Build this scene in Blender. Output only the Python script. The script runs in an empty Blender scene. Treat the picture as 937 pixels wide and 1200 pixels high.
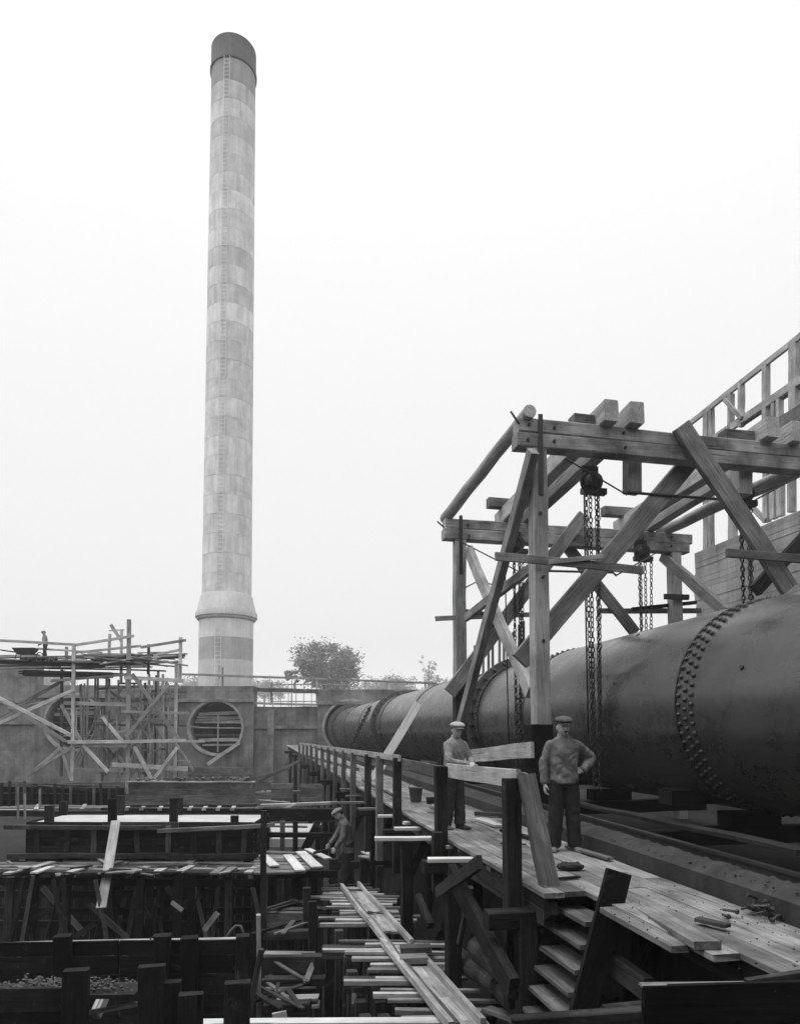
import bpy, bmesh, math, random
from mathutils import Vector, Matrix, noise
R_ = random.Random(7)
# ------------------------------------------------------------------ camera
scene = bpy.context.scene
COL = scene.collection
F, HY, PITCH, CAMZ = 820.0, 860.0, 0.0525, 1.51      # focal length and horizon of the 937x1200 plate
CY = HY - F*math.tan(PITCH)
cam_d = bpy.data.cameras.new('camera'); cam = bpy.data.objects.new('camera', cam_d); COL.objects.link(cam)
cam.location = (0, 0, CAMZ); cam.rotation_euler = (math.pi/2 + PITCH, 0, 0)
cam_d.sensor_width = 36; cam_d.sensor_fit = 'AUTO'; cam_d.lens = 36*F/1200
cam_d.shift_y = (CY-600)/1200; cam_d.clip_start = .05; cam_d.clip_end = 5000
scene.camera = cam
scene.render.resolution_x, scene.render.resolution_y = 799, 1024
# ------------------------------------------------------------------ sky, sun, exposure
SUN_EL, SUN_AZ = 70, -110          # azimuth clockwise from the view direction
world = bpy.data.worlds.new('World'); scene.world = world; world.use_nodes = True
wn = world.node_tree; wn.nodes.clear()
sky = wn.nodes.new('ShaderNodeTexSky'); sky.sky_type = 'NISHITA'; sky.sun_disc = False
sky.sun_elevation = math.radians(SUN_EL); sky.sun_rotation = math.radians(SUN_AZ)
sky.air_density = 1.0; sky.dust_density = 3.0; sky.ozone_density = 1.0
bw = wn.nodes.new('ShaderNodeRGBToBW')
# overcast: the clear-sky luminance veiled by an even cloud layer that is brighter towards the zenith
geo_ = wn.nodes.new('ShaderNodeTexCoord'); sep = wn.nodes.new('ShaderNodeSeparateXYZ'); wn.links.new(geo_.outputs['Generated'], sep.inputs[0])
sq = wn.nodes.new('ShaderNodeMath'); sq.operation = 'MULTIPLY'; wn.links.new(sep.outputs[2], sq.inputs[0]); wn.links.new(sep.outputs[2], sq.inputs[1])
sq2 = wn.nodes.new('ShaderNodeMath'); sq2.operation = 'MULTIPLY'; wn.links.new(sq.outputs[0], sq2.inputs[0]); wn.links.new(sq.outputs[0], sq2.inputs[1])
cl_ = wn.nodes.new('ShaderNodeMath'); cl_.operation = 'MULTIPLY_ADD'; wn.links.new(sq2.outputs[0], cl_.inputs[0]); cl_.inputs[1].default_value = 7.0; cl_.inputs[2].default_value = 9.3
ov = wn.nodes.new('ShaderNodeMixRGB'); ov.inputs[0].default_value = .85; wn.links.new(cl_.outputs[0], ov.inputs[2])
bg = wn.nodes.new('ShaderNodeBackground'); bg.inputs[1].default_value = .1
wo = wn.nodes.new('ShaderNodeOutputWorld')
wn.links.new(sky.outputs[0], bw.inputs[0]); wn.links.new(bw.outputs[0], ov.inputs[1])
wn.links.new(ov.outputs[0], bg.inputs[0]); wn.links.new(bg.outputs[0], wo.inputs[0])
sd = bpy.data.lights.new('sun', 'SUN'); sd.energy = 1.5; sd.angle = math.radians(30); sd.color = (1, 1, 1)
sun = bpy.data.objects.new('sun', sd); COL.objects.link(sun)
el, az = math.radians(SUN_EL), math.radians(SUN_AZ)
sdir = Vector((math.sin(az)*math.cos(el), math.cos(az)*math.cos(el), math.sin(el)))
sun.rotation_euler = sdir.to_track_quat('Z', 'Y').to_euler(); sun.location = (0, 0, 90)
vs = scene.view_settings; vs.view_transform = 'Standard'; vs.look = 'None'; vs.exposure = .22; vs.gamma = 1; vs.use_curve_mapping = False
scene.render.engine = 'CYCLES'; scene.cycles.use_denoising = True
scene.cycles.max_bounces = 6; scene.cycles.volume_bounces = 1
# ------------------------------------------------------------------ coordinates
AL = .208                                            # the pipe and walkway run this far left of the view axis
D = Vector((-math.sin(AL), math.cos(AL), 0)); RT = Vector((math.cos(AL), math.sin(AL), 0)); UP = Vector((0, 0, 1))
EYE = Vector((0, 0, CAMZ))
def ray(px, py):
    u, v = (px-468.5)/F, (CY-py)/F; c, s = math.cos(PITCH), math.sin(PITCH)
    return Vector((u, c - v*s, s + v*c))
def at(px, py, Y): r = ray(px, py); return EYE + r*(Y/r.y)
def atz(px, py, z): r = ray(px, py); return EYE + r*((z-CAMZ)/r.z)
def atL(px, py, L): r = ray(px, py); return EYE + r*(L/r.dot(RT))
def ats(px, py, s): r = ray(px, py); return EYE + r*(s/r.dot(D))
def PL(L, s, z): return D*s + RT*L + UP*z
def s_of(px, L):                                     # distance along the walkway of image column px on the line L
    u = (px-468.5)/F; return (L*RT.x - u*L*RT.y)/(u*D.y - D.x)
def zd(s): return .012*(s-9)                         # the walkway rises a little
# ------------------------------------------------------------------ objects
def new_obj(name, me, parent=None):
    o = bpy.data.objects.new(name, me); COL.objects.link(o)
    if parent is not None: setp(o, parent)
    return o
def setp(o, p): o.parent = p; o.matrix_parent_inverse = WM[p.name].inverted()
WM = {}
def thing(name, label, cat, loc, group=None):
    o = bpy.data.objects.new(name, None); COL.objects.link(o); o.location = loc; o.empty_display_size = .2
    WM[o.name] = Matrix.Translation(Vector(loc)); tag(o, label, cat, group); return o
def tag(o, label, cat, group=None):
    o['label'] = label; o['category'] = cat
    if group: o['group'] = group
    return o
def struct(o): o['kind'] = 'structure'; return o
def stuff(o): o['kind'] = 'stuff'; return o
def mesh_obj(name, verts, faces, mat, parent=None, M=None, smooth=False):
    me = bpy.data.meshes.new(name); me.from_pydata([tuple(v) for v in verts], [], faces); me.update()
    if mat: me.materials.append(mat)
    if smooth: me.polygons.foreach_set('use_smooth', [True]*len(me.polygons))
    o = new_obj(name, me, parent)
    if M is not None: o.matrix_basis = M
    WM[o.name] = M if M is not None else Matrix.Identity(4)
    return o
def frame(a, b, up=UP):
    X = (b-a).normalized()
    if abs(X.dot(up)) > .97: up = D
    Y = up.cross(X).normalized(); Z = X.cross(Y)
    M = Matrix((X, Y, Z)).transposed().to_4x4(); M.translation = (a+b)/2
    return M, (b-a).length
def timber(name, a, b, w, h, mat, parent=None, up=UP, jit=None, n=None, label=None, cat=None, group=None, wane=0):
    """squared timber or plank with chamfered arrises, slightly warped"""
    a, b = Vector(a), Vector(b); M, L = frame(a, b, up)
    n = n or (5 if L > 3 else 3 if L > 1.2 else 1); j = (min(.014, .003*L) if jit is None else jit); wane = wane or .012
    c = min(w, h)*.07; V = []; Fc = []
    for i in range(n+1):
        x = -L/2 + L*i/n; dy, dz = R_.uniform(-j, j), R_.uniform(-j, j); k = 1 + R_.uniform(-wane, wane)
        W, H = w/2*k, h/2*k
        for (y, z) in ((-W+c, -H), (W-c, -H), (W, -H+c), (W, H-c), (W-c, H), (-W+c, H), (-W, H-c), (-W, -H+c)):
            V.append((x + (R_.uniform(-.006, .006) if i in (0, n) else 0), y+dy, z+dz))
    for i in range(n):
        for k in range(8):
            p, q = i*8+k, i*8+(k+1) % 8; Fc.append((p, q, q+8, p+8))
    Fc.append(tuple(reversed(range(8)))); Fc.append(tuple(n*8+k for k in range(8)))
    Fc = [tuple(reversed(f)) for f in Fc]
    o = mesh_obj(name, V, Fc, mat, parent, M)
    if label: tag(o, label, cat, group)
    return o
def pole(name, a, b, r0, r1, mat, parent=None, sides=10, n=4, j=.012):
    a, b = Vector(a), Vector(b); M, L = frame(a, b); V = []; Fc = []
    for i in range(n+1):
        t = i/n; r = r0+(r1-r0)*t; dy, dz = (R_.uniform(-j, j), R_.uniform(-j, j)) if 0 < i < n else (0, 0)
        for k in range(sides):
            an = 2*math.pi*k/sides; V.append((-L/2+L*t, r*math.cos(an)+dy, r*math.sin(an)+dz))
    for i in range(n):
        for k in range(sides):
            p, q = i*sides+k, i*sides+(k+1) % sides; Fc.append((p, q, q+sides, p+sides))
    Fc.append(tuple(range(sides))); Fc.append(tuple(reversed([n*sides+k for k in range(sides)])))
    Fc = [tuple(reversed(f)) for f in Fc]
    o = mesh_obj(name, V, Fc, mat, parent, M)
    for p in o.data.polygons:
        if len(p.vertices) == 4: p.use_smooth = True
    return o
def rod(name, pts, r, mat, parent=None, sides=6):
    V = []; Fc = []; pts = [Vector(p) for p in pts]
    for i, p in enumerate(pts):
        t = (pts[min(i+1, len(pts)-1)] - pts[max(i-1, 0)]).normalized(); y = t.orthogonal().normalized(); z = t.cross(y)
        if i and y.dot(py_) < 0: y, z = -y, -z
        py_ = y
        for k in range(sides):
            an = 2*math.pi*k/sides; V.append(p + (y*math.cos(an)+z*math.sin(an))*r)
    for i in range(len(pts)-1):
        for k in range(sides):
            p, q = i*sides+k, i*sides+(k+1) % sides; Fc.append((p, q, q+sides, p+sides))
    Fc.append(tuple(reversed(range(sides)))); Fc.append(tuple((len(pts)-1)*sides+k for k in range(sides)))
    c = pts[0].copy(); V = [v-c for v in V]
    return mesh_obj(name, V, Fc, mat, parent, Matrix.Translation(c), True)
def lathe(name, prof, mat, parent=None, M=None, seg=64, smooth=True, close=False, cap=False):
    """profile of (r, z) swept round local z"""
    V = []; Fc = []; n = len(prof)
    for k in range(seg):
        an = 2*math.pi*k/seg
        for r, z in prof: V.append((r*math.cos(an), r*math.sin(an), z))
    rng = range(n) if close else range(n-1)
    for k in range(seg):
        for i in rng:
            p, q = k*n+i, ((k+1) % seg)*n+i; i2 = (i+1) % n
            Fc.append((p, q, ((k+1) % seg)*n+i2, k*n+i2))
    if cap: Fc.append(tuple(k*n for k in reversed(range(seg)))); Fc.append(tuple(k*n+n-1 for k in range(seg)))
    o = mesh_obj(name, V, Fc, mat, parent, M)
    if smooth:
        o.data.polygons.foreach_set('use_smooth', [True]*len(o.data.polygons)); sharp(o)
    return o
def sharp(o, deg=35):
    bm = bmesh.new(); bm.from_mesh(o.data); bmesh.ops.recalc_face_normals(bm, faces=bm.faces)
    for e in bm.edges: e.smooth = not (len(e.link_faces) == 2 and e.calc_face_angle(0) > math.radians(deg))
    bm.to_mesh(o.data); bm.free()
def boxes(name, lst, mat, parent=None):
    """several boxes (centre, size) as ONE part"""
    V = []; Fc = []
    for (c, s) in lst:
        b = len(V)
        for x in (-.5, .5):
            for y in (-.5, .5):
                for z in (-.5, .5): V.append((c[0]+x*s[0], c[1]+y*s[1], c[2]+z*s[2]))
        Fc += [tuple(b+i for i in f) for f in ((0, 1, 3, 2), (4, 6, 7, 5), (0, 4, 5, 1), (2, 3, 7, 6), (0, 2, 6, 4), (1, 5, 7, 3))]
    return mesh_obj(name, V, Fc, mat, parent)
# ------------------------------------------------------------------ materials (a black and white plate: all greys)
def base_mat(name, rough=.85, spec=.3, metal=0):
    m = bpy.data.materials.new(name); m.use_nodes = True; t = m.node_tree; b = t.nodes['Principled BSDF']
    b.inputs['Roughness'].default_value = rough; b.inputs['Specular IOR Level'].default_value = spec; b.inputs['Metallic'].default_value = metal
    return m, t, b
def N(t, kind, **kw):
    n = t.nodes.new(kind)
    for k, v in kw.items():
        if k in n.inputs: n.inputs[k].default_value = v
        else: setattr(n, k, v)
    return n
def mth(t, op, a, b):
    n = t.nodes.new('ShaderNodeMath'); n.operation = op
    for i, v in enumerate((a, b)):
        if isinstance(v, (int, float)): n.inputs[i].default_value = v
        else: t.links.new(v, n.inputs[i])
    return n.outputs[0]
def rng(t, src, a, b, lo, hi):
    n = t.nodes.new('ShaderNodeMapRange'); t.links.new(src, n.inputs[0])
    for i, v in enumerate((a, b, lo, hi)): n.inputs[i+1].default_value = v
    return n.outputs[0]
def bump(t, b, h, strength, dist):
    n = N(t, 'ShaderNodeBump', Strength=strength, Distance=dist); t.links.new(h, n.inputs['Height']); t.links.new(n.outputs[0], b.inputs['Normal'])
def wood(name, v, var=.5, grain=.5, stain=.4, splash=0):
    m, t, b = base_mat(name, .85, .25 if v > .06 else .12)
    tc = N(t, 'ShaderNodeTexCoord'); oi = N(t, 'ShaderNodeObjectInfo'); L = t.links.new
    add = N(t, 'ShaderNodeVectorMath', operation='ADD'); comb = N(t, 'ShaderNodeCombineXYZ')
    r = mth(t, 'MULTIPLY', oi.outputs['Random'], 60.0)
    for i in range(3): L(r, comb.inputs[i])
    L(tc.outputs['Object'], add.inputs[0]); L(comb.outputs[0], add.inputs[1])
    mp = N(t, 'ShaderNodeMapping'); mp.inputs['Scale'].default_value = (1.1, 16, 16); L(add.outputs[0], mp.inputs[0])
    g = N(t, 'ShaderNodeTexNoise', Scale=1.6, Detail=6.0, Roughness=.65, Distortion=.6); L(mp.outputs[0], g.inputs[0])
    s = N(t, 'ShaderNodeTexNoise', Scale=1.3, Detail=5.0, Roughness=.6); L(add.outputs[0], s.inputs[0])
    vo = N(t, 'ShaderNodeTexVoronoi', Scale=1.0); mp2 = N(t, 'ShaderNodeMapping'); mp2.inputs['Scale'].default_value = (2.2, 7, 7); L(add.outputs[0], mp2.inputs[0]); L(mp2.outputs[0], vo.inputs[0])
    knot = rng(t, vo.outputs['Distance'], .03, .13, .45, 1)
    mp3 = N(t, 'ShaderNodeMapping'); mp3.inputs['Scale'].default_value = (.7, 30, 30); L(add.outputs[0], mp3.inputs[0]); ck = N(t, 'ShaderNodeTexNoise', Scale=1.0, Detail=2.0, Distortion=.3); L(mp3.outputs[0], ck.inputs[0])
    knot = mth(t, 'MULTIPLY', knot, rng(t, ck.outputs[0], .66, .7, 1, .4))          # drying cracks
    gv = rng(t, g.outputs[0], .3, .7, 1-grain, 1+grain)
    sv = rng(t, s.outputs[0], .35, .65, 1-stain, 1+stain*.6)
    rv = rng(t, oi.outputs['Random'], 0, 1, 1-var, 1+var)
    c = mth(t, 'MULTIPLY', mth(t, 'MULTIPLY', gv, sv), mth(t, 'MULTIPLY', mth(t, 'MULTIPLY', rv, knot), v))
    if splash:                                       # dried mortar spattered on the boards
        sp = N(t, 'ShaderNodeTexNoise', Scale=3.2, Detail=8.0, Roughness=.75, Distortion=.8); L(add.outputs[0], sp.inputs[0])
        c = mth(t, 'ADD', c, rng(t, sp.outputs[0], .58, .72, 0, splash))
    L(c, b.inputs['Base Color']); bump(t, b, g.outputs[0], .35, .012)
    return m
def concrete(name, v, var=.0, stain=.45, streak=.5, board=0, scale=1.0, rough=.9, off=40.0):
    m, t, b = base_mat(name, rough, .25); L = t.links.new
    tc = N(t, 'ShaderNodeTexCoord'); oi = N(t, 'ShaderNodeObjectInfo'); geo = N(t, 'ShaderNodeNewGeometry')
    add = N(t, 'ShaderNodeVectorMath', operation='ADD'); comb = N(t, 'ShaderNodeCombineXYZ')
    r = mth(t, 'MULTIPLY', oi.outputs['Random'], off); L(r, comb.inputs[0]); L(r, comb.inputs[2])
    L(geo.outputs['Position'], add.inputs[0]); L(comb.outputs[0], add.inputs[1])
    a = N(t, 'ShaderNodeTexNoise', Scale=.55*scale, Detail=8.0, Roughness=.65, Distortion=.4); L(add.outputs[0], a.inputs[0])
    mp = N(t, 'ShaderNodeMapping'); mp.inputs['Scale'].default_value = (2.2*scale, 2.2*scale, .16*scale); L(add.outputs[0], mp.inputs[0])
    s = N(t, 'ShaderNodeTexNoise', Scale=1.0, Detail=5.0, Roughness=.6); L(mp.outputs[0], s.inputs[0])
    f = N(t, 'ShaderNodeTexNoise', Scale=14*scale, Detail=4.0, Roughness=.7); L(add.outputs[0], f.inputs[0])
    c = mth(t, 'MULTIPLY', rng(t, a.outputs[0], .3, .7, 1-stain, 1+stain), rng(t, s.outputs[0], .35, .7, 1+streak*.4, 1-streak))
    c = mth(t, 'MULTIPLY', c, rng(t, f.outputs[0], .3, .7, .88, 1.12))
    h = f.outputs[0]
    if board:
        sp = N(t, 'ShaderNodeSeparateXYZ'); L(geo.outputs['Position'], sp.inputs[0])
        fr = mth(t, 'FRACT', mth(t, 'MULTIPLY', sp.outputs[2], board), 0.0)
        ln = rng(t, fr, 0, .07, .8, 1); c = mth(t, 'MULTIPLY', c, ln)
    if var: c = mth(t, 'MULTIPLY', c, rng(t, oi.outputs['Random'], 0, 1, 1-var, 1+var))
    c = mth(t, 'MULTIPLY', c, v); L(c, b.inputs['Base Color']); bump(t, b, h, .3, .02)
    return m
def steel(name, v, rough=.45, stain=.4, metal=.0, spec=.5, rust=0):
    m, t, b = base_mat(name, rough, spec, metal); L = t.links.new
    tc = N(t, 'ShaderNodeTexCoord'); n1 = N(t, 'ShaderNodeTexNoise', Scale=1.1, Detail=8.0, Roughness=.7); L(tc.outputs['Object'], n1.inputs[0])
    mp = N(t, 'ShaderNodeMapping'); mp.inputs['Scale'].default_value = (3.5, 3.5, .5); L(tc.outputs['Object'], mp.inputs[0])
    n2 = N(t, 'ShaderNodeTexNoise', Scale=2.0, Detail=6.0, Roughness=.7); L(mp.outputs[0], n2.inputs[0])
    n3 = N(t, 'ShaderNodeTexNoise', Scale=9.0, Detail=4.0); L(tc.outputs['Object'], n3.inputs[0])
    c = mth(t, 'MULTIPLY', rng(t, n1.outputs[0], .3, .7, 1-stain, 1+stain), rng(t, n3.outputs[0], .3, .7, .85, 1.15))
    c = mth(t, 'MULTIPLY', mth(t, 'MULTIPLY', c, rng(t, n2.outputs[0], .3, .7, .8, 1.2)), v)
    L(c, b.inputs['Base Color']); L(rng(t, n1.outputs[0], .3, .7, rough-.1, rough+.15), b.inputs['Roughness']); bump(t, b, n3.outputs[0], .12, .01)
    return m
def cloth(name, v, dirt=.4, scale=9):
    m, t, b = base_mat(name, .95, .1); L = t.links.new
    tc = N(t, 'ShaderNodeTexCoord'); n1 = N(t, 'ShaderNodeTexNoise', Scale=scale, Detail=6.0, Roughness=.65); L(tc.outputs['Object'], n1.inputs[0])
    n2 = N(t, 'ShaderNodeTexNoise', Scale=220.0, Detail=2.0); L(tc.outputs['Object'], n2.inputs[0])
    c = mth(t, 'MULTIPLY', rng(t, n1.outputs[0], .32, .68, 1-dirt, 1+dirt*.7), rng(t, n2.outputs[0], .3, .7, .85, 1.15))
    n4 = N(t, 'ShaderNodeTexNoise', Scale=scale*1.6, Detail=3.0, Distortion=.7); mp4 = N(t, 'ShaderNodeMapping'); mp4.inputs['Rotation'].default_value = (.5, .3, .6); mp4.inputs['Scale'].default_value = (1.6, 1.6, .55); L(tc.outputs['Object'], mp4.inputs[0]); L(mp4.outputs[0], n4.inputs[0]); L(mth(t, 'MULTIPLY', c, v), b.inputs['Base Color']); bump(t, b, n4.outputs[0], .6, .025 if scale < 12 else .006)
    return m
M = {
 'new': wood('pale_new_timber', .40, .22, .35, .35), 'beam': wood('stained_new_beam', .37, .15, .3, .65), 'brace': wood('flare_lightened_timber', .23, .25, .4, .4), 'mid': wood('weathered_timber', .15, .35, .45, .45, .12), 'old': wood('old_dark_timber', .045, .45, .5, .5, .07),  # new and brace timbers are lightened to stand in for lens flare
 'wet': wood('wet_formwork_timber', .02, .45, .5, .5, .06), 'blk': wood('near_black_timber', .01, .2, .4, .4), 'deck': wood('trodden_deck_board', .22, .25, .4, .55),  # the near-black timber also paints shade on the opening backs and saddles
 'white': wood('fresh_sawn_board', .62, .12, .2, .2), 'scaf': wood('scaffold_timber', .44, .45, .4, .3), 'gang': wood('gangway_board', .32, .4, .4, .4),
 'con': concrete('wall_concrete', .22, .12, .6, .3, .75), 'chim': concrete('chimney_concrete', .74, .16, .1, .12), 'chimb': concrete('darker_base_lift', .55, .1, .15, .15), 'chimd': concrete('dark_chimney_cap', .13, .1, .2, .2),
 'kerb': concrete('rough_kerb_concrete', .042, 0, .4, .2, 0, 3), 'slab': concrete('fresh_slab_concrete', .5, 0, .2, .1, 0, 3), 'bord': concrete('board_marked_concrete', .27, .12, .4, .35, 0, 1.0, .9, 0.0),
 'earth': concrete('excavated_earth', .024, 0, .5, .1, 0, 2), 'rub': concrete('rubble', .13, .3, .4, .1, 0, 5),
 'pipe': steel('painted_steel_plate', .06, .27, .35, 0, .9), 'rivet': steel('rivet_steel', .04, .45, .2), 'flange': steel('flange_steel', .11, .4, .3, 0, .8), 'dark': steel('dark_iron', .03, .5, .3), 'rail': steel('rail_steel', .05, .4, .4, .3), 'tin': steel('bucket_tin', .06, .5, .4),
}
# ================================================================== THE GROUND: one sheet with the excavation in it
def ground_z(x, y):
    L = x*RT.x + y*RT.y
    n = noise.noise(Vector((x*.35, y*.35, 0)))*.35 + noise.noise(Vector((x*1.3, y*1.3, 3)))*.12
    hill = 0
    if y > 260: hill = min(1, (y-260)/300)*(14 + 9*noise.noise(Vector((x*.004, 7, 0))) + 4*noise.noise(Vector((x*.02, 2, 0))))
    if y > 66: return 4.1 + n*.4 + hill
    if y < -5: return min(15, .5 + (-5-y)*2.4) + n  # unseen high bank behind the camera, added to block frontal skylight
    if x < -46: return min(9, (-46-x)*2) + n  # unseen left bank, heightened with it against low skylight
    if L > 14: return .2 + n*.3
    if L > 4.6: return -.75 + n*.3
    if L > 3.4: return -.9 - (4.6-L)/1.2*(2.6) + n
    if y > 30: return -2.9 + n*.4
    return -6.2 + n + max(0, (y-22)/8)*3.3
def axis(lo, hi, step, far, grow):
    c = [lo + step*i for i in range(int((hi-lo)/step)+1)]; st = step; v = c[-1]; w = c[0]
    while v < far: st *= grow; v += st; c.append(v)
    st = step
    while w > -far: st *= grow; w -= st; c.insert(0, w)
    return c
gx, gy = axis(-50, 40, 1.0, 700, 1.35), axis(-12, 70, .8, 700, 1.3)
GV = [(x, y, ground_z(x, y)) for y in gy for x in gx]; nx = len(gx)
GF = [(j*nx+i, j*nx+i+1, (j+1)*nx+i+1, (j+1)*nx+i) for j in range(len(gy)-1) for i in range(nx-1)]
struct(mesh_obj('ground', GV, GF, M['earth'], smooth=True))
# ================================================================== TALL CHIMNEY
CHY = 69.0
cb = at(264.5, 800, CHY); chim = thing('chimney', 'very tall pale concrete chimney with dark cap rising behind the wall', 'chimney', (cb.x, CHY, 4.0))
def zpx(py, Y, px=264.5): return at(px, py, Y-2.3).z
TOPC = at(273.5, 40, CHY); LEAN = 0.0
def chM(): return Matrix.Translation((cb.x, CHY, 0))
def lath(name, prof, mat): return lathe(name, prof, M[mat], chim, chM(), 72)
rB, rS, rT = 31.3/F*CHY, 28.7/F*CHY, 25.6/F*CHY*1.03
z_top, z_cap, z_neck, z_c0, z_c1, z_c2 = zpx(37, CHY), zpx(66, CHY), zpx(92, CHY), zpx(697, CHY), zpx(718, CHY), zpx(722, CHY)
dk = zpx(746, CHY); dk2 = zpx(772, CHY)
lath('base_lift', [(rB, 3.8), (rB, dk2-.02)], 'chim'); lath('base_lift', [(rB-.01, dk2-.02), (rB-.01, dk)], 'chimb'); lath('base_lift', [(rB, dk), (rB, z_c2-.15)], 'chim')
lath('collar', [(rB, z_c2-.2), (rB+.22, z_c2-.05), (rB+.22, z_c2+.1), (rB+.36, z_c2+.15), (rB+.36, z_c1+.25), (rB+.2, z_c1+.55), (rS+.12, z_c0+.2), (rS, z_c0+.35)], 'chimb')
def rad(z): return rS + (rT-rS)*(z-z_c0)/(z_top-z_c0)
nl = 27; hl = (z_neck-z_c0-.3)/nl
CM = [concrete('chimney_lift_concrete', v, .07, .2, .22) for v in (.82, .78, .73, .62)]; CM2 = concrete('chimney_lift_stained', .36, .08, .2, .2)
tone = [0, 1, 0, 2, 0, 0, 1, 0, 2, 0, 1, 1, 2, 1, 0, 2, 1, 3, 1, 2, 1, 1, 3, 2, 3, 2, 3]
for i in range(nl):
    z0 = z_c0+.3+hl*i; e = .012
    lathe('concrete_lift', [(rad(z0)-e*.5*(i % 2), z0), (rad(z0+hl)-e*.5*(i % 2), z0+hl-.02)], CM[tone[i]], chim, chM(), 72)
lathe('neck', [(rad(z_neck), z_neck), (rad(z_cap), z_cap)], CM2, chim, chM(), 72)
lath('cap', [(rad(z_cap), z_cap-.02), (rad(z_cap)+.13, z_cap+.05), (rad(z_cap)+.13, z_cap+.35), (rad(z_cap)+.05, z_cap+.5), (rad(z_top)+.05, z_top), (rad(z_top)-.35, z_top), (rad(z_top)-.4, z_top-6)], 'chimd')
lad = []
zz = 6.0
la = math.atan2(-1, .0)
while zz < z_cap:
    r = (rB if zz < z_c2 else rad(zz))+.13
    if not (z_c2-.6 < zz < z_c0+.6): lad.append(((cb.x-.1, CHY-r, zz), (.5, .045, .045)))
    for sx in (-.38, .18):
        if not (z_c2-.6 < zz < z_c0+.6): lad.append(((cb.x+sx, CHY-r+.03, zz+.2), (.05, .05, .42)))
    zz += .42
stuff(boxes('ladder', lad, M['chim'], chim))
# ================================================================== BASIN WALL WITH ROUND OPENINGS
WY = 63.5; K = F/WY
def wx(px): return at(px, 850, WY).x
def wz(py): return at(468, py, WY).z
ZB = -3.6
def holed_block(name, label, x0, x1, ztop, cx, cz, r, thick=1.6, cornice=None, proud=.0):
    y0 = WY-proud; root = thing(name, label, 'wall', ((x0+x1)/2, y0, ZB))
    angs = sorted([2*math.pi*k/64 for k in range(64)] + [math.atan2(z-cz, x-cx) % (2*math.pi) for x in (x0, x1) for z in (ZB, ztop)])
    V = []; Fc = []
    for a in angs:
        c, s = math.cos(a), math.sin(a); t = 1e9
        if c > 1e-6: t = min(t, (x1-cx)/c)
        if c < -1e-6: t = min(t, (x0-cx)/c)
        if s > 1e-6: t = min(t, (ztop-cz)/s)
        if s < -1e-6: t = min(t, (ZB-cz)/s)
        o = (cx+c*t, cz+s*t); i = (cx+r*c, cz+r*s)
        V += [(i[0], y0+thick, i[1]), (i[0], y0, i[1]), (o[0], y0, o[1]), (o[0], y0+thick, o[1])]
    n = len(angs)
    for k in range(n):
        p, q = 4*k, 4*((k+1) % n)
        for a in range(3): Fc.append((p+a, q+a, q+a+1, p+a+1))
        Fc.append((p+3, q+3, q, p))
    b = mesh_obj('wall_face', V, Fc, M['con'], root)
    Mr = Matrix.Translation((cx, y0, cz)) @ Matrix.Rotation(math.pi/2, 4, 'X')
    lathe('opening_rim', [(r-.02, -.3), (r-.02, .16), (r+.2, .16), (r+.2, -.01)], M['new'], root, Mr, 56)
    lathe('shade_backing', [(.01, -1.3), (r+.1, -1.3), (r+.1, -1.4)], M['blk'], root, Mr, 40)  # black disc added to shut out skylight and stand for the dark inside
    if cornice: timber('cornice', (x0-.05, y0-.1, cornice), (x1+.05, y0-.1, cornice), .24, .3, M['con'], root)
    return root
xa0, xa1 = wx(41), wx(206); xb0, xb1 = wx(209.5), wx(297)
A_ = holed_block('wall_block', 'concrete wall block with round opening hidden behind the tangled scaffold', xa0, xa1, wz(803), wx(86), wz(846), 32/K, 1.6, wz(816))
B_ = holed_block('wall_block', 'concrete wall block with clear round opening below the chimney', xb0, xb1, wz(804), wx(253), wz(852.5), 30.5/K, 1.6, wz(821))
C_ = holed_block('wall_block', 'concrete wall block behind the open far end of the steel pipe', wx(372), wx(372)+10.5, wz(808), wx(411), wz(852.5), 31/K, 1.6, wz(824))
def plain_wall(name, label, x0, x1, ztop, y=WY, th=.9, pil=(), courses=()):
    r = thing(name, label, 'wall', ((x0+x1)/2, y, ZB))
    boxes('wall_face', [(((x0+x1)/2, y+th/2+.5, (ztop+ZB)/2), (x1-x0, th, ztop-ZB))], M['con'], r)
    for p in pil: boxes('pilaster', [((p, y+.35, (ztop+ZB)/2-.1), (.55, .5, ztop-ZB-.2))], M['con'], r)
    for c in courses: boxes('string_course', [(((x0+x1)/2, y+.4, c), (x1-x0-.02, .24, .28))], M['con'], r)
    return r
plain_wall('wall_panel', 'high plain concrete wall at the left edge behind the scaffold', -62, xa0-.01, wz(777), courses=(wz(822), wz(847)))
plain_wall('wall_panel', 'low recessed concrete wall with pilaster between the blocks below the railing', xb1+.01, wx(372)-.01, wz(828), pil=(wx(317),), courses=(wz(852),))
plain_wall('wall_panel', 'concrete wall running on behind the riveted pipe', wx(372)+10.52, 40, wz(812))
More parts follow.
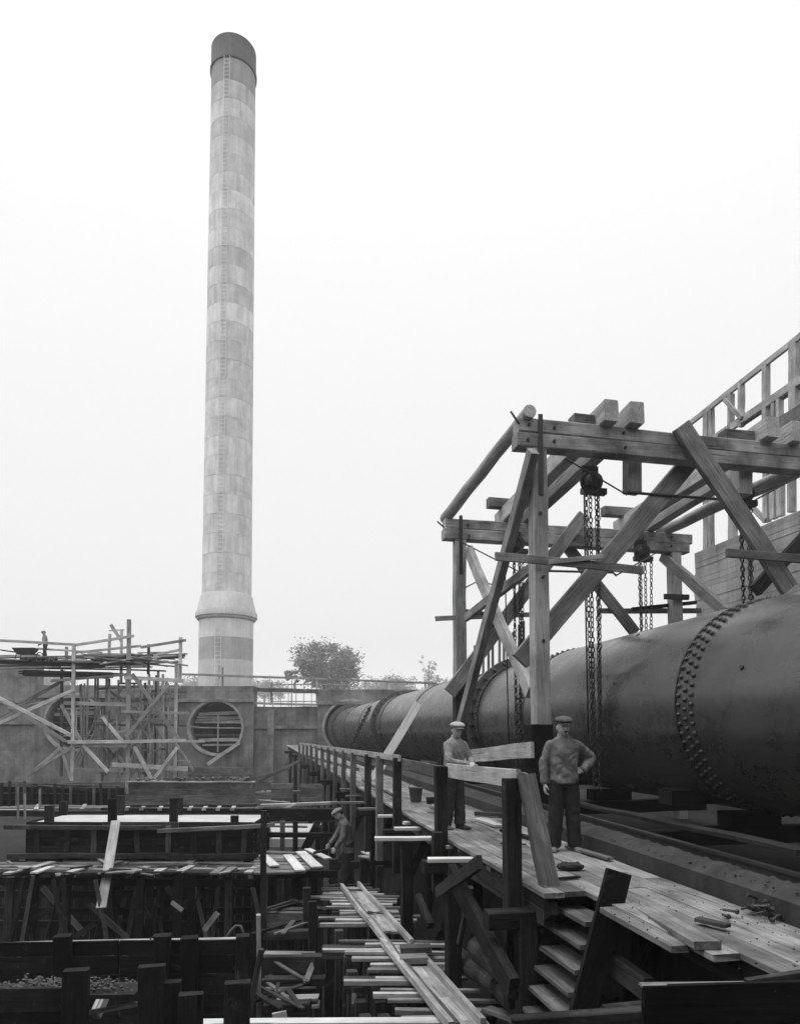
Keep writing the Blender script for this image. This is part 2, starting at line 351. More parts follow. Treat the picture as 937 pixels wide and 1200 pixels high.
# timber strutting inside the openings
for (cx, cz, lab) in ((wx(253), wz(852.5), 'timber strutting inside the clear round opening below the chimney'), (wx(86), wz(846), 'timber strutting inside the round opening behind the scaffold')):
    st = thing('opening_strutting', lab, 'strutting', (cx, WY+.5, cz-2.2))
    for dz in R_.sample((1.3, .75, .5, .0, -.55, -.75, -1.2, -1.7, 1.0, -.2), 9):
        w = math.sqrt(2.2**2-dz**2)
        timber('board', (cx-w, WY+.55+R_.uniform(0, .5), cz+dz+R_.uniform(-.1, .1)), (cx+w, WY+.6+R_.uniform(0, .5), cz+dz+R_.uniform(-.14, .14)), .06, R_.choice((.06, .1, .16, .3)), M[R_.choice(('new', 'mid', 'scaf'))], st)
    timber('post', (cx+.1, WY+.4, cz-2.2), (cx+.1, WY+.4, cz+1.2), .1, .1, M['scaf'], st)
timber('prop_plank', at(243, 896, WY-.9), at(281, 870, WY-.25), .12, .3, M['scaf'], None, label='pale plank propped against the rim of the clear round opening', cat='plank')
# railing and planks along the wall top
rl = thing('wall_railing', 'long timber railing along the top of the concrete wall', 'railing', at(380, 808, WY))
timber('handrail', at(212, 790, WY+.2), at(385, 796, WY+.2), .1, .2, M['scaf'], rl); timber('handrail', at(385, 796, WY+.15), at(512, 801, WY+.15), .1, .18, M['scaf'], rl)
timber('ledger', at(297, 808, WY+.1), at(373, 810, WY+.1), .3, .34, M['mid'], rl); timber('ledger', at(297, 824, WY+.1), at(372, 826, WY+.1), .12, .2, M['scaf'], rl)
for px, t, b in ((257, 780, 804), (261, 782, 804), (318, 800, 826), (345, 800, 812), (371, 795, 824), (455, 796, 810), (428, 798, 810), (400, 798, 810), (498, 796, 812)):
    timber('post', at(px, b, WY+.4), at(px, t, WY+.4), .16, .16, M['scaf'], rl)
timber('brace', at(452, 811, WY+.4), at(456, 793, WY+.45), .2, .2, M['scaf'], rl)
fr = thing('picket_frame', 'light timber frame fence standing beyond the low wall by the tree', 'fence', at(350, 815, 75))
for y in (802, 812, 822): timber('rail', at(318, y, 75), at(410, y, 75), .06, .1, M['scaf'], fr)
for px in range(320, 411, 9): timber('post', at(px, 830, 75.1), at(px, 801, 75.1), .07, .07, M['scaf'], fr)
# ================================================================== STEEL PIPE
KP = 1.2; RP, LP, ZP = 1.5*KP, 7.22*KP, CAMZ+.394*KP; RF = 1.70*KP
pipe = thing('steel_pipe', 'huge riveted steel pipe receding beside the plank walkway', 'pipe', PL(LP, 30, ZP-RP))
def pM(s):
    m = Matrix((UP, RT, D)).transposed()
    m = m.to_4x4(); m.translation = PL(LP, s, ZP); return m
joints = [-6, 3.4, 8.67*KP, 14.28*KP, 19.4*KP, 25.18*KP, 31.6*KP, 38*KP, 44.5*KP, 50.77*KP]
for i in range(len(joints)-1):
    s0, s1 = joints[i], joints[i+1]; o = RP - (.012 if i % 2 else 0)
    far = i == len(joints)-2
    lathe('shell_plate', [(o, 0), (o, s1-s0+.12), (o-.02, s1-s0+.12), (o-.02, 0)], M['pipe'], pipe, pM(s0), 96, close=True)
rv = [(math.cos(a)*r, math.sin(a)*r, h) for (r, h) in ((.034, -.005), (.03, .018), (.014, .03)) for a in [2*math.pi*k/7 for k in range(7)]]
rvf = [(k+7*i, (k+1) % 7+7*i, (k+1) % 7+7*i+7, k+7*i+7) for i in range(2) for k in range(7)] + [tuple(14+k for k in range(7))]
def rivets(s, rows, n, rr, sc=1.0, parent=pipe):
    V = []; Fc = []
    for ri, ds in enumerate(rows):
        for k in range(n):
            a = 2*math.pi*(k+.5*(ri % 2))/n; c = Vector((math.cos(a)*rr, math.sin(a)*rr, ds)); nr = Vector((math.cos(a), math.sin(a), 0)); tt = Vector((-math.sin(a), math.cos(a), 0)); b = len(V)
            for x, y, h in rv: V.append(c + tt*(x*sc) + Vector((0, 0, y*sc)) + nr*(h*sc))
            Fc += [tuple(b+i for i in f) for f in rvf]
    return stuff(mesh_obj('rivet_row', V, Fc, M['rivet'], parent, pM(s), True))
rivets(joints[2], (-.07, -.24, -.41), 72, RP+.0, 1.3)
lathe('lap_joint', [(RP-.01, -.02), (RP+.012, -.02), (RP+.012, .02), (RP-.01, .02)], M['rivet'], pipe, pM(joints[2]+.02), 96)
rivets(joints[3], (.07, .24, .41), 72, RP, 1.3); rivets(joints[1], (-.06, -.19, -.32), 84, RP, 1.0)
for j in (4, 5, 6, 7, 8): rivets(joints[j], (.06, .2), 84, RP, 1.1)
for j in (3, 4, 5, 6, 7, 8): lathe('lap_joint', [(RP-.01, -.03), (RP+.015, -.03), (RP+.015, .03), (RP-.01, .03)], M['rivet'], pipe, pM(joints[j]), 96)
for s, wd in ((17.73*KP, .42), (33.16*KP, .5), (50.77*KP, .5)):
    fl = lathe('flange', [(RP-.02, -.05), (RF, -.05), (RF, .05), (RF-.04, .05), (RF-.04, .13), (RF-.1, .13), (RF-.1, .05), (RP-.02, .05)], M['flange'], pipe, pM(s), 96)
    lathe('flange_band', [(RP, -wd), (RP+.035, -wd), (RP+.035, -.05)], M['rivet'], fl, pM(s), 96)
    gv = []; gf = []
    for k in range(30):
        a = 2*math.pi*k/30; c, t_ = Vector((math.cos(a), math.sin(a), 0)), Vector((-math.sin(a), math.cos(a), 0)); b = len(gv)
        for sd_ in (-.015, .015):
            for (r, z) in ((RP+.03, -.05), (RF-.04, -.05), (RF-.1, -.16), (RP+.03, -.16)): gv.append(c*r + t_*sd_ + Vector((0, 0, z)))
        gf += [(b, b+1, b+2, b+3), (b+7, b+6, b+5, b+4)] + [(b+i, b+4+i, b+4+(i+1) % 4, b+(i+1) % 4) for i in range(4)]
    stuff(mesh_obj('gusset_row', gv, gf, M['rivet'], fl, pM(s)))
    rivets(s, (.0-wd+.08,), 60, RP+.035, 1.1, fl)
lathe('end_ring', [(RP-.03, 0), (RF+.12, 0), (RF+.12, .12), (RP-.03, .9)], M['flange'], pipe, pM(50.77*KP+.5), 96)
for (px, py) in ((747, 744), (719, 801), (868, 782)):
    r_ = ray(px, py); A_2 = (1-r_.dot(D)**2/1); o_ = EYE - PL(LP, 0, ZP); rd = r_ - D*r_.dot(D); od = o_ - D*o_.dot(D); qa, qb, qc = rd.dot(rd), 2*rd.dot(od), od.dot(od)-RP*RP; tt_ = (-qb-math.sqrt(max(0, qb*qb-4*qa*qc)))/(2*qa); hp_ = EYE+r_*tt_; nn_ = (od+rd*tt_).normalized()
    mm_ = nn_.to_track_quat('Z', 'Y').to_matrix().to_4x4(); mm_.translation = hp_; lathe('plug', [(.001, .014), (.035, .014), (.04, -.01)], M['dark'], pipe, mm_, 10)
for s in (4.5, 11.0, 16.0, 26, 38, 50):      # saddles
    sd_ = thing('pipe_saddle', 'dark timber saddle under the pipe, %s from the near end' % {4.5: 'first', 11.0: 'second', 16.0: 'third', 26: 'fourth', 38: 'fifth', 50: 'sixth'}[s], 'saddle', PL(LP, s, -.75), 'saddles under the pipe')
    for dl in (-1.15, 0, 1.15): timber('block', PL(LP+dl-.5, s, ZP-math.sqrt(RP**2-dl**2)-.17), PL(LP+dl+.5, s, ZP-math.sqrt(RP**2-dl**2)-.17), .4, .26, M['blk'], sd_)  # near-black colour stands in for the deep shade under the pipe
    timber('sleeper', PL(LP-2.6, s, -.28), PL(LP+2.6, s, -.28), .35, .3, M['blk'], sd_)
# ================================================================== KERB AND RAILS ON THE RIGHT OF THE WALK
def strip(name, L0, L1, h0, h1, s0, s1, mat, rough=0, step=.25, kind=True):
    V = []; Fc = []; n = int((s1-s0)/step)
    sec = [(L0, -1.2), (L0, h0), (L0+(L1-L0)*.33, h1), (L0+(L1-L0)*.7, h1+.01), (L1, h0), (L1, -1.2)]
    for i in range(n+1):
        s = s0+(s1-s0)*i/n
        for k, (L, h) in enumerate(sec):
            j = (rough if k in (2, 3) else rough*.25) if 0 < k < 5 else 0
            V.append(PL(L+R_.uniform(-j, j)*.6, s, zd(s)+h+R_.uniform(-j, j)))
    m = len(sec)
    for i in range(n):
        for k in range(m-1): p = i*m+k; Fc.append((p, p+1, p+1+m, p+m))
    Fc.append(tuple(range(m))); Fc.append(tuple(n*m+k for k in reversed(range(m))))
    return mesh_obj(name, V, Fc, M[mat])
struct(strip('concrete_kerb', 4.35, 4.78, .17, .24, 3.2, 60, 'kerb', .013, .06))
def steel_rail(L, base, label, s0=2.5, s1=59):
    r = thing('steel_rail', label, 'rail', PL(L, 20, base))
    for nm, w, z0, z1 in (('foot', .12, 0, .02), ('web', .022, .02, .1), ('head', .065, .1, .135)):
        V = []; n = 14
        for i in range(n+1):
            s = s0+(s1-s0)*i/n
            for dl, z in ((-w/2, z0), (w/2, z0), (w/2, z1), (-w/2, z1)): V.append(PL(L+dl, s, zd(s)+base+z))
        Fc = [(4*i+k, 4*i+(k+1) % 4, 4*i+4+(k+1) % 4, 4*i+4+k) for i in range(n) for k in range(4)] + [(3, 2, 1, 0), (4*n, 4*n+1, 4*n+2, 4*n+3)]
        mesh_obj(nm, V, Fc, M['rail'], r)
    return r
steel_rail(4.92, .14, 'steel rail lying along the inside of the rough concrete kerb')
steel_rail(5.5, -.12, 'steel rail in the shadow under the pipe, farther from the kerb')
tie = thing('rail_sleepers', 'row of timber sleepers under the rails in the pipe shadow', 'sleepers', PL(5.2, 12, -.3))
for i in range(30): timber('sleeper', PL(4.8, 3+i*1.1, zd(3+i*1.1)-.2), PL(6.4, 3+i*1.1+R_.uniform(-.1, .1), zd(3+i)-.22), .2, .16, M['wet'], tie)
timber('long_plank', PL(5.0, 5.6, .42), PL(5.45, 11.3, .32), .2, .05, M['wet'], None, label='long dark plank lying level under the pipe behind the standing man', cat='plank')
timber('stone_block', PL(5.35, 5.0, -.02), PL(5.6, 6.1, .0), .35, .2, M['slab'], None, label='pale rough block lying by the rail at the right edge', cat='block')
# ================================================================== TIMBER HOISTING GANTRY OVER THE PIPE
SN, SF = 12.06, 17.17
g = thing('hoisting_gantry', 'heavy braced timber gantry straddling the pipe with chain hoists', 'gantry', PL(8.26, 14.6, -.7))
LA, LB = ats(631, 700, SN).dot(RT), 11.37
zn = ats(631, 528, SN).z; zf = ats(537, 634, SF).z
for (s, z0, La, Lb) in ((SN, zn, LA-.45, 12.4), (SF, zf, LA-.42, 11.75)):
    timber('lower_beam', PL(La, s, z0+.14), PL(Lb, s, z0+.14), .31, .275, M['beam'], g); timber('upper_beam', PL(La+.03, s+.004, z0+.41), PL(Lb+.1, s+.004, z0+.41), .305, .262, M['beam'], g)
# posts
zj = ats(631, 849, SN).z
timber('post', PL(LA, SN, zj), PL(LA, SN, zn), .29, .29, M['new'], g)
timber('post_foot', PL(LA-.03, SN+.02, -.8), PL(LA-.03, SN+.02, zj-.004), .42, .42, M['blk'], g)
LF = ats(538, 700, SF).dot(RT)
timber('post', PL(LF, SF, ats(538, 800, SF).z), PL(LF, SF, zf), .29, .29, M['new'], g); timber('post_foot', PL(LF, SF, -.8), PL(LF, SF, ats(538, 800, SF).z-.004), .3, .3, M['old'], g)
timber('post', PL(LB, SF, -.8), PL(LB, SF, zf), .3, .3, M['new'], g); timber('post', PL(LB+.2, SN, -.8), PL(LB+.2, SN, zn), .3, .3, M['new'], g)
def gt(name, a, b, w, h, m='new', **k): return timber(name, a, b, w, h, M[m], g, **k)
# braces: the pixel pairs lie in the plane of the frame or of the side they brace
gt('brace', ats(797, 499, SN-.24), ats(924, 690, SN-.24), .12, .38, 'brace')
gt('brace', ats(812, 536, SN+.24), ats(609, 775, SN+.24), .14, .36, 'brace')
gt('brace', ats(683, 604, SF-.22), ats(527, 812, SF-.22), .12, .34, 'brace')
gt('brace', ats(660, 636, SF+.2), ats(744, 742, SF+.2), .12, .3, 'brace')
gt('brace', atL(624, 528, LA-.28), atL(539, 850, LA-.28), .16, .26, 'brace')
gt('brace', atL(549, 645, LA+.2), atL(621, 812, LA+.2), .14, .3, 'new')
gt('brace', atL(546, 724, LA+.0), atL(624, 664, LA+.0), .1, .2, 'brace')
gt('brace', atL(776, 652, LB-.2), atL(850, 718, LB-.2), .14, .28, 'new')
gt('brace', ats(884, 692, SN+.1), ats(950, 622, SN+.1), .14, .26, 'old')
gt('cross_plank', ats(580, 652, SN-.26), ats(753, 668, SN-.26), .06, .15, 'brace'); gt('cross_plank', ats(642, 659, SN-.32), ats(706, 652, SN-.32), .05, .09, 'new')
gt('cross_plank', ats(510, 725, SF-.1), ats(622, 720, SF-.1), .06, .12, 'brace'); gt('cross_plank', ats(545, 716, SF+.0), ats(580, 721, SF-.6), .1, .1, 'old')
gt('cross_plank', ats(851, 648, SN-.4), ats(950, 656, SN-.4), .08, .16, 'brace')
gt('cross_plank', ats(702, 716, SF+.3), ats(820, 716, SF+.3), .08, .14, 'brace'); gt('cross_plank', ats(740, 714, SF+.1), ats(815, 706, SF+.1), .08, .1, 'old'); gt('cross_plank', ats(778, 699, SF-.25), ats(806, 700, SF-.25), .1, .14, 'old')
gt('stub_timber', ats(579, 729, 15.6), ats(577, 729, 16.4), .27, .24, 'old')
gt('hanger', ats(740, 536, SN+.4), ats(740, 578, SN+.4), .3, .24, 'new'); gt('hanger', ats(868, 543, SN+.32), ats(868, 581, SN+.32), .32, .3, 'new')
# bearers along the top, in two pairs
for L, ext in ((6.5, .36), (7.06, .34), (10.0, .36), (10.62, .3)):
    gt('bearer', PL(L, SN-ext, zn+.75), PL(L, SF+.55, zf+.75), .29, .42, 'new')
gt('packing', PL(5.93, SN+.12, zn+.66), PL(6.34, SN+.12, zn+.66), .3, .26, 'mid'); gt('packing', PL(9.2, SN+.12, zn+.66), PL(9.84, SN+.12, zn+.66), .3, .26, 'mid')
gt('packing', PL(6.0, SF+.1, zf+1.09), PL(7.5, SF+.1, zf+1.09), .26, .25, 'mid'); gt('packing', PL(9.3, SF+.1, zf+1.09), PL(11.0, SF+.1, zf+1.09), .26, .25, 'mid')
pole('log', PL(LA-.24, SN-.25, zn+.62), PL(LA-.27, SF+.3, zf+.66), .125, .15, M['new'], g, 12, 6, .02); pole('log', PL(11.1, SN-.5, zn+.2), PL(11.15, SF+.3, zf+.68), .17, .15, M['new'], g, 12, 6, .02)
# iron work
def gr(pts, r=.016): rod('tie_rod', pts, r, M['dark'], g)
gr([ats(534, 632, SF-.3), ats(612, 672, SF-.6)]); gr([ats(662, 537, SN-.2), ats(734, 580, SN+.2)]); gr([ats(734, 577, SN+.2), ats(842, 585, SN+.1)], .028); gr([ats(884, 586, SN-.1), ats(945, 553, SN-.3)])
gr([ats(544, 689, SF-.2), ats(562, 680, SF-.2), ats(576, 685, SF-.2), ats(594, 690, SF-.2)]); gr([ats(640, 669, SN+.3), ats(718, 671, SN+.3), ats(722, 675, SN+.3)], .022); gr([ats(722, 674, SN+.3), ats(772, 646, SF-.2)])
gr([ats(598, 482, SN-.25), ats(608, 497, SN-.25)], .02); gr([ats(512, 611, SF-.25), ats(520, 618, SF-.25)], .02)
for (L, s, z) in ((LA, SN-.162, zn), (LF, SF-.162, zf)):
    boxes_ = timber('strap', PL(L, s, z-.9), PL(L, s, z+.62), .09, .012, M['dark'], g, jit=0)
for (L, s, z) in [(LA+dx, SN-.165, zn+dz) for dx in (-.25, .3, 1.7, 3.1) for dz in (.14, .4)] + [(L_, SF-.165, zf+dz) for L_ in (5.4, 8.3, 11.2) for dz in (.14, .4)] + [(LA, SN-.155, z_) for z_ in (3.2, 4.4, 5.6)]:
    mb_ = pM(s); mb_.translation = PL(L+R_.uniform(-.03, .03), s, z+R_.uniform(-.03, .03)); lathe('bolt', [(.001, -.02), (.03, -.02), (.032, .015)], M['dark'], g, mb_, 8)
# ================================================================== CHAIN HOISTS
def chain_mesh(name, pts, pitch, r, mat, parent):
    V = []; Fc = []; pts = [Vector(p) for p in pts]; seg = []
    for a, b in zip(pts, pts[1:]):
        n = max(1, int((b-a).length/pitch)); seg += [(a + (b-a)*((i+.5)/n), (b-a).normalized()) for i in range(n)]
    NU, NV = 10, 4
    for i, (c, d) in enumerate(seg):
        y = d.orthogonal().normalized(); z = d.cross(y)
        if i % 2: y, z = z, -y
        ang = R_.uniform(-.3, .3); y, z = y*math.cos(ang)+z*math.sin(ang), z*math.cos(ang)-y*math.sin(ang)
        b0 = len(V)
        for u in range(NU):
            a = 2*math.pi*u/NU; ca, sa = math.cos(a), math.sin(a)
            ctr = d*(ca*pitch*.62) + y*(sa*pitch*.36); nr = (d*ca+y*sa).normalized()
            for v in range(NV):
                q = 2*math.pi*v/NV; V.append(c + ctr + nr*(r*math.cos(q)) + z*(r*math.sin(q)))
        for u in range(NU):
            for v in range(NV): Fc.append((b0+u*NV+v, b0+((u+1) % NU)*NV+v, b0+((u+1) % NU)*NV+(v+1) % NV, b0+u*NV+(v+1) % NV))
    c0 = pts[0].copy(); V = [v-c0 for v in V]
    return mesh_obj(name, V, Fc, mat, parent, Matrix.Translation(c0), True)
def hoist(label, L, s, ztop, strands, zend, wheel=True):
    h = thing('chain_hoist', label, 'chain hoist', PL(L, s, zend), 'chain hoists hanging from the gantry')
    Mx = pM(s); Mx.translation = PL(L, s, ztop-.3)
    lathe('block', [(.02, -.12), (.15, -.12), (.19, -.05), (.19, .05), (.15, .12), (.02, .12)], M['dark'], h, Mx, 20)
    timber('side_plate', PL(L-.1, s+.02, ztop-.5), PL(L-.1, s+.02, ztop+.02), .3, .03, M['dark'], h, jit=0); timber('crosshead', PL(L-.26, s, ztop-.5), PL(L+.26, s, ztop-.5), .14, .13, M['dark'], h, jit=0)
    rod('hook', [PL(L, s, ztop+.1), PL(L, s, ztop-.05), PL(L+.06, s, ztop-.1), PL(L, s, ztop-.16)], .035, M['dark'], h)
    timber('bracket', PL(L, s-.08, ztop-.62), PL(L, s-.08, ztop-.02), .12, .05, M['dark'], h, jit=0)
    if wheel:
        m2 = Matrix((UP, D, -RT)).transposed().to_4x4(); m2 = pM(s-.3); m2.translation = PL(L-.18, s-.25, ztop-.42)
        w = lathe('hand_wheel', [(.21, -.015), (.24, 0), (.21, .015), (.19, 0)], M['dark'], h, m2, 24, close=True)
        for a in (0, math.pi/3, 2*math.pi/3): rod('spoke', [m2 @ Vector((.2*math.cos(a), .2*math.sin(a), 0)), m2 @ Vector((-.2*math.cos(a), -.2*math.sin(a), 0))], .012, M['dark'], w)
    for dl, ds, ze in strands: chain_mesh('chain', [PL(L+dl, s+ds, ztop-.5), PL(L+dl*.9, s+ds, (ztop+ze)/2), PL(L+dl*.6, s+ds, ze)], .1, .0135, M['dark'], h)
    return h
hoist('near left chain hoist, its chains hanging in front of the riveted pipe', 6.72, 12.85, zn+.1, ((-.16, 0, 1.0), (-.02, .1, .4), (.02, -.08, .4), (.1, 0, .5)), .4)
hoist('far left chain hoist with hand wheel between the two left posts', 6.62, 16.75, zf+.2, ((-.1, 0, .5), (-.05, .12, .5), (.02, -.06, .5), (.08, .05, .6), (.14, 0, 3.0)), .5)
hoist('far right chain hoist hanging from the far beam before pale sky', 10.2, 16.8, zf+.2, ((-.12, 0, 3.0), (-.02, .1, 3.0), (.02, -.06, 3.0), (.24, 0, 3.0)), 3.0)
hoist('near right chain hoist in front of the board-marked concrete', 10.22, 12.85, zn+.1, ((-.12, 0, 3.0), (-.02, .1, 3.0), (.03, -.06, 3.0), (.13, 0, 3.0)), 3.0, False)
for px, py0, py1, s, Lx, lab in ((687, 575, 860, 12.7, 0, 'thin hauling rope hanging beside the near left chains'), (594.5, 655, 895, 16.6, 0, 'thin hauling rope hanging in front of the flange')):
    rp = rod('hauling_rope', [ats(px-3, py0, s), ats(px-1, (py0+py1)/2, s), ats(px+2, py1, s)], .016, M['old']); tag(rp, lab, 'rope')
# ================================================================== CONCRETE BUILDING AND ELEVATED TIMBER WAY ON THE RIGHT
LW = 16.0
e0, e1 = atL(937, 590, LW), atL(813, 655, LW); sw0, sw1 = e0.dot(D)-12, e1.dot(D); zt = (e0.z+e1.z)/2
bl = thing('concrete_building', 'board-marked unfinished concrete wall at the right behind the gantry', 'building', PL(LW, (sw0+sw1)/2, 0))
nb = 46; hb = (zt+1.0)/nb
for i in range(nb):
    z0 = -1.0+hb*i; j = R_.uniform(-.012, .012)
    V = [PL(LW+j+a, s, z) for a in (0, 1.0) for s in (sw0, sw1+R_.uniform(-.06, .06)) for z in (z0+.006, z0+hb-.003)]
    mesh_obj('board_course', V, [(0, 1, 3, 2), (4, 6, 7, 5), (0, 4, 5, 1), (2, 3, 7, 6), (0, 2, 6, 4), (1, 5, 7, 3)], M['bord'], bl)
ew = thing('elevated_way', 'high timber stairway frame with handrail above the concrete wall', 'framework', PL(LW, sw1-3, zt))
def ep(px, py, dl=0): return atL(px, py, LW+.3+dl)
timber('handrail', ep(804, 499), ep(960, 376), .1, .2, M['new'], ew); timber('lower_rail', ep(826, 521), ep(960, 430), .12, .26, M['new'], ew); timber('toe_board', ep(868, 497, .1), ep(960, 437, .1), .08, .2, M['mid'], ew)
for px, t, b, w in ((828, 480, 652, .26), (833, 478, 648, .14), (856, 462, 520, .16), (868, 449, 500, .16), (897, 426, 512, .2), (930, 400, 520, .3), (907, 470, 520, .14), (913, 466, 520, .14), (898, 545, 612, .22), (906, 545, 608, .22), (914, 540, 605, .22), (927, 540, 600, .2), (858, 560, 632, .3)):
    timber('post', ep(px, b, .05), ep(px, t, .05), .2, w, M['new'], ew)
timber('brace', ep(848, 468, -.1), ep(868, 490, -.1), .08, .14, M['new'], ew); timber('brace', ep(876, 590, -.1), ep(896, 610, -.1), .08, .18, M['new'], ew); timber('deck_beam', ep(880, 520, -.1), ep(960, 470, -.1), .2, .5, M['mid'], ew)
for i, px in enumerate((556, 566, 572, 577, 585, 590, 601, 608, 613)):
    o = timber('starter_post', atL(px, 798-i*4, 13.0), atL(px, 762-i*3-R_.uniform(0, 12), 13.0), .12, .12, M['mid'], None)
    tag(o, 'slim upright stake behind the pipe near the flange, %s from the left' % ('first', 'second', 'third', 'fourth', 'fifth', 'sixth', 'seventh', 'eighth', 'ninth')[i], 'stake', 'stakes standing behind the pipe')
# ================================================================== PLANK WALKWAY
walk = thing('plank_walkway', 'raised plank walkway with post and rail fence beside the pipe', 'walkway', PL(3.5, 18, -3))
def wt(name, a, b, w, h, m='mid', **k): return timber(name, a, b, w, h, M[m], walk, **k)
# deck boards, laid lengthwise
nbd = 7; L0d, L1d = 2.78, 4.33; wb = (L1d-L0d)/nbd
for r in range(nbd):
    s = 6.45 if r < 2 else (4.5 if r == 2 else 2.6 + .4*(r % 3)); Lc = L0d+wb*(r+.5)
    first = True
    while s < 58:
        ln = R_.uniform(3.2, 5.2); e = s+ln
        if first and r == 0: pass
        wt('deck_board', PL(Lc+R_.uniform(-.008, .008), s+.006, zd(s)-.03+R_.uniform(-.004, .004)), PL(Lc+R_.uniform(-.01, .01), min(e, 58.5)-.006, zd(min(e, 58.5))-.03+R_.uniform(-.004, .006)), wb-.008, .05, 'deck', jit=.004); s = e; first = False
# the ragged near edge
wt('deck_board', PL(3.13, 4.75, -.085), PL(3.14, 5.86, -.07), .15, .05, 'deck'); wt('deck_board', ats(828, 1108, 4.6), atz(738, 1056, -.08), .2, .06, 'deck')
wt('deck_board', atz(828, 1112, -.16), atz(890, 1106, -.16), .12, .03, 'white'); wt('deck_board', atz(868, 1128, -.2), atz(934, 1120, -.2), .16, .06, 'mid'); wt('deck_board', atz(915, 1134, -.2), atz(950, 1130, -.2), .1, .03, 'new')
wt('bearer', atz(710, 1058, -.14), atz(752, 1080, -.14), .2, .16, 'mid')
# bearers below the deck and long stringers
for L in (2.9, 3.55, 4.2): wt('stringer', PL(L, 3.0 if L > 3 else 6.6, zd(4)-.18), PL(L, 57, zd(57)-.18), .12, .22, 'old', n=8)
for (x0, x1, y, z, c) in ((387, 445, 941, -.15, 'mid'), (443, 490, 957, -.12, 'white'), (473, 501, 964, -.12, 'white'), (462, 507, 971.5, -.12, 'white'), (439, 535, 983, -.11, 'white'), (501, 550, 987, -.14, 'mid'), (521, 560, 991, -.12, 'white'), (536, 562, 996, -.12, 'white'), (501, 580, 1008, -.1, 'white'), (572, 605, 1017, -.12, 'mid'), (598, 640, 1027, -.1, 'white'), (420, 470, 948, -.16, 'mid'), (405, 440, 933, -.12, 'mid'), (398, 425, 926, -.12, 'mid'), (450, 500, 952, -.2, 'old')):
    wt('joist', atz(x0, y+R_.uniform(-1, 1), z), atz(x1+22, y-1, z), R_.uniform(.1, .2), .05, c)  # the whitest boards stand in for bright highlights on the joist tops
# fence posts and rails on the open side
LPo = 2.70
posts = [(598, 912, 1112), (516, 898, 1000), (465, 888, 985), (444.5, 886, 975), (431, 884, 968), (414, 882, 960), (403, 880, 955), (393, 878, 950), (385, 876, 945), (378, 875, 940), (371, 874, 935), (365, 873.5, 930), (360, 873, 925), (355.5, 872, 920), (351, 871.5, 918)]
for i, (px, t, b) in enumerate(posts):
    s = s_of(px, LPo); top = ats(px, t, s).z; w = .17 if i < 2 else (.15 if i < 6 else .13)
    wt('post', PL(LPo, s, ats(px, b, s).z - (.6 if i < 6 else 1.2)), PL(LPo, s, top), w, w*.9, 'old' if i in (0, 1, 2, 4) else 'mid')
def rail(px0, y0, px1, y1, L=2.82, h=.17, m='new'): wt('handrail', atL(px0, y0, L), atL(px1, y1, L), .045, h, m, n=5, jit=.006)
rail(524, 903, 607, 913, 2.81, .2, 'new'); rail(470, 894, 518, 905, 2.79, .18, 'mid'); rail(430, 888, 470, 896, 2.8, .16, 'mid'); rail(351, 871.5, 418, 882, 2.72, .13, 'new'); rail(414, 881, 468, 888.5, 2.72, .12, 'new')
rail(352, 884, 420, 902, 2.8, .1, 'mid'); rail(604, 911, 618, 916, 2.84, .16, 'mid')
wt('leaning_post', ats(616, 908, 6.95), ats(646, 1053, 6.72), .165, .15, 'mid', wane=.07, n=6)
# trestle under the walk: legs, caps, braces
for k, s in enumerate((4.4, 6.9, 9.6, 12.6, 16, 20, 24.5, 29, 34, 40, 46, 52)):
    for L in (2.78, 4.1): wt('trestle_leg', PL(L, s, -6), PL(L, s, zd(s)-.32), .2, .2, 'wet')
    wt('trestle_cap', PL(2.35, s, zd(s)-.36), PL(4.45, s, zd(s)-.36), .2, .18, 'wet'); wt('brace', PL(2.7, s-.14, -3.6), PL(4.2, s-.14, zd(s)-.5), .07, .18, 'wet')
wt('brace', atL(529, 1022, 2.45), atL(601, 1160, 2.45), .1, .24, 'wet'); wt('brace', atL(512, 1046, 2.4), atL(562, 1010, 2.4), .06, .15, 'old')
wt('brace', atL(548, 1018, 2.9), atL(642, 1075, 2.9), .08, .18, 'old'); wt('brace', atL(538, 1105, 2.7), atL(551, 1040, 2.7), .06, .07, 'old'); wt('brace', atL(604, 1098, 2.9), atL(648, 1060, 2.9), .08, .2, 'wet')
wt('brace', atL(692, 1110, 3.3), atL(760, 1160, 3.3), .1, .2, 'old'); wt('brace', atL(692, 1125, 3.3), atL(708, 1195, 3.3), .08, .1, 'old'); wt('brace', atL(600, 1050, 3.2), atL(640, 1090, 3.2), .08, .14, 'old')
wt('hanger', atL(512, 975, 2.6), atL(512, 1045, 2.6), .14, .14, 'wet'); wt('hanger', atL(490, 1050, 2.9), atL(505, 1085, 2.9), .1, .1, 'wet')
wt('ledger', atz(640, 1186, -1.45), atz(758, 1165, -1.5), .05, .06, 'old')
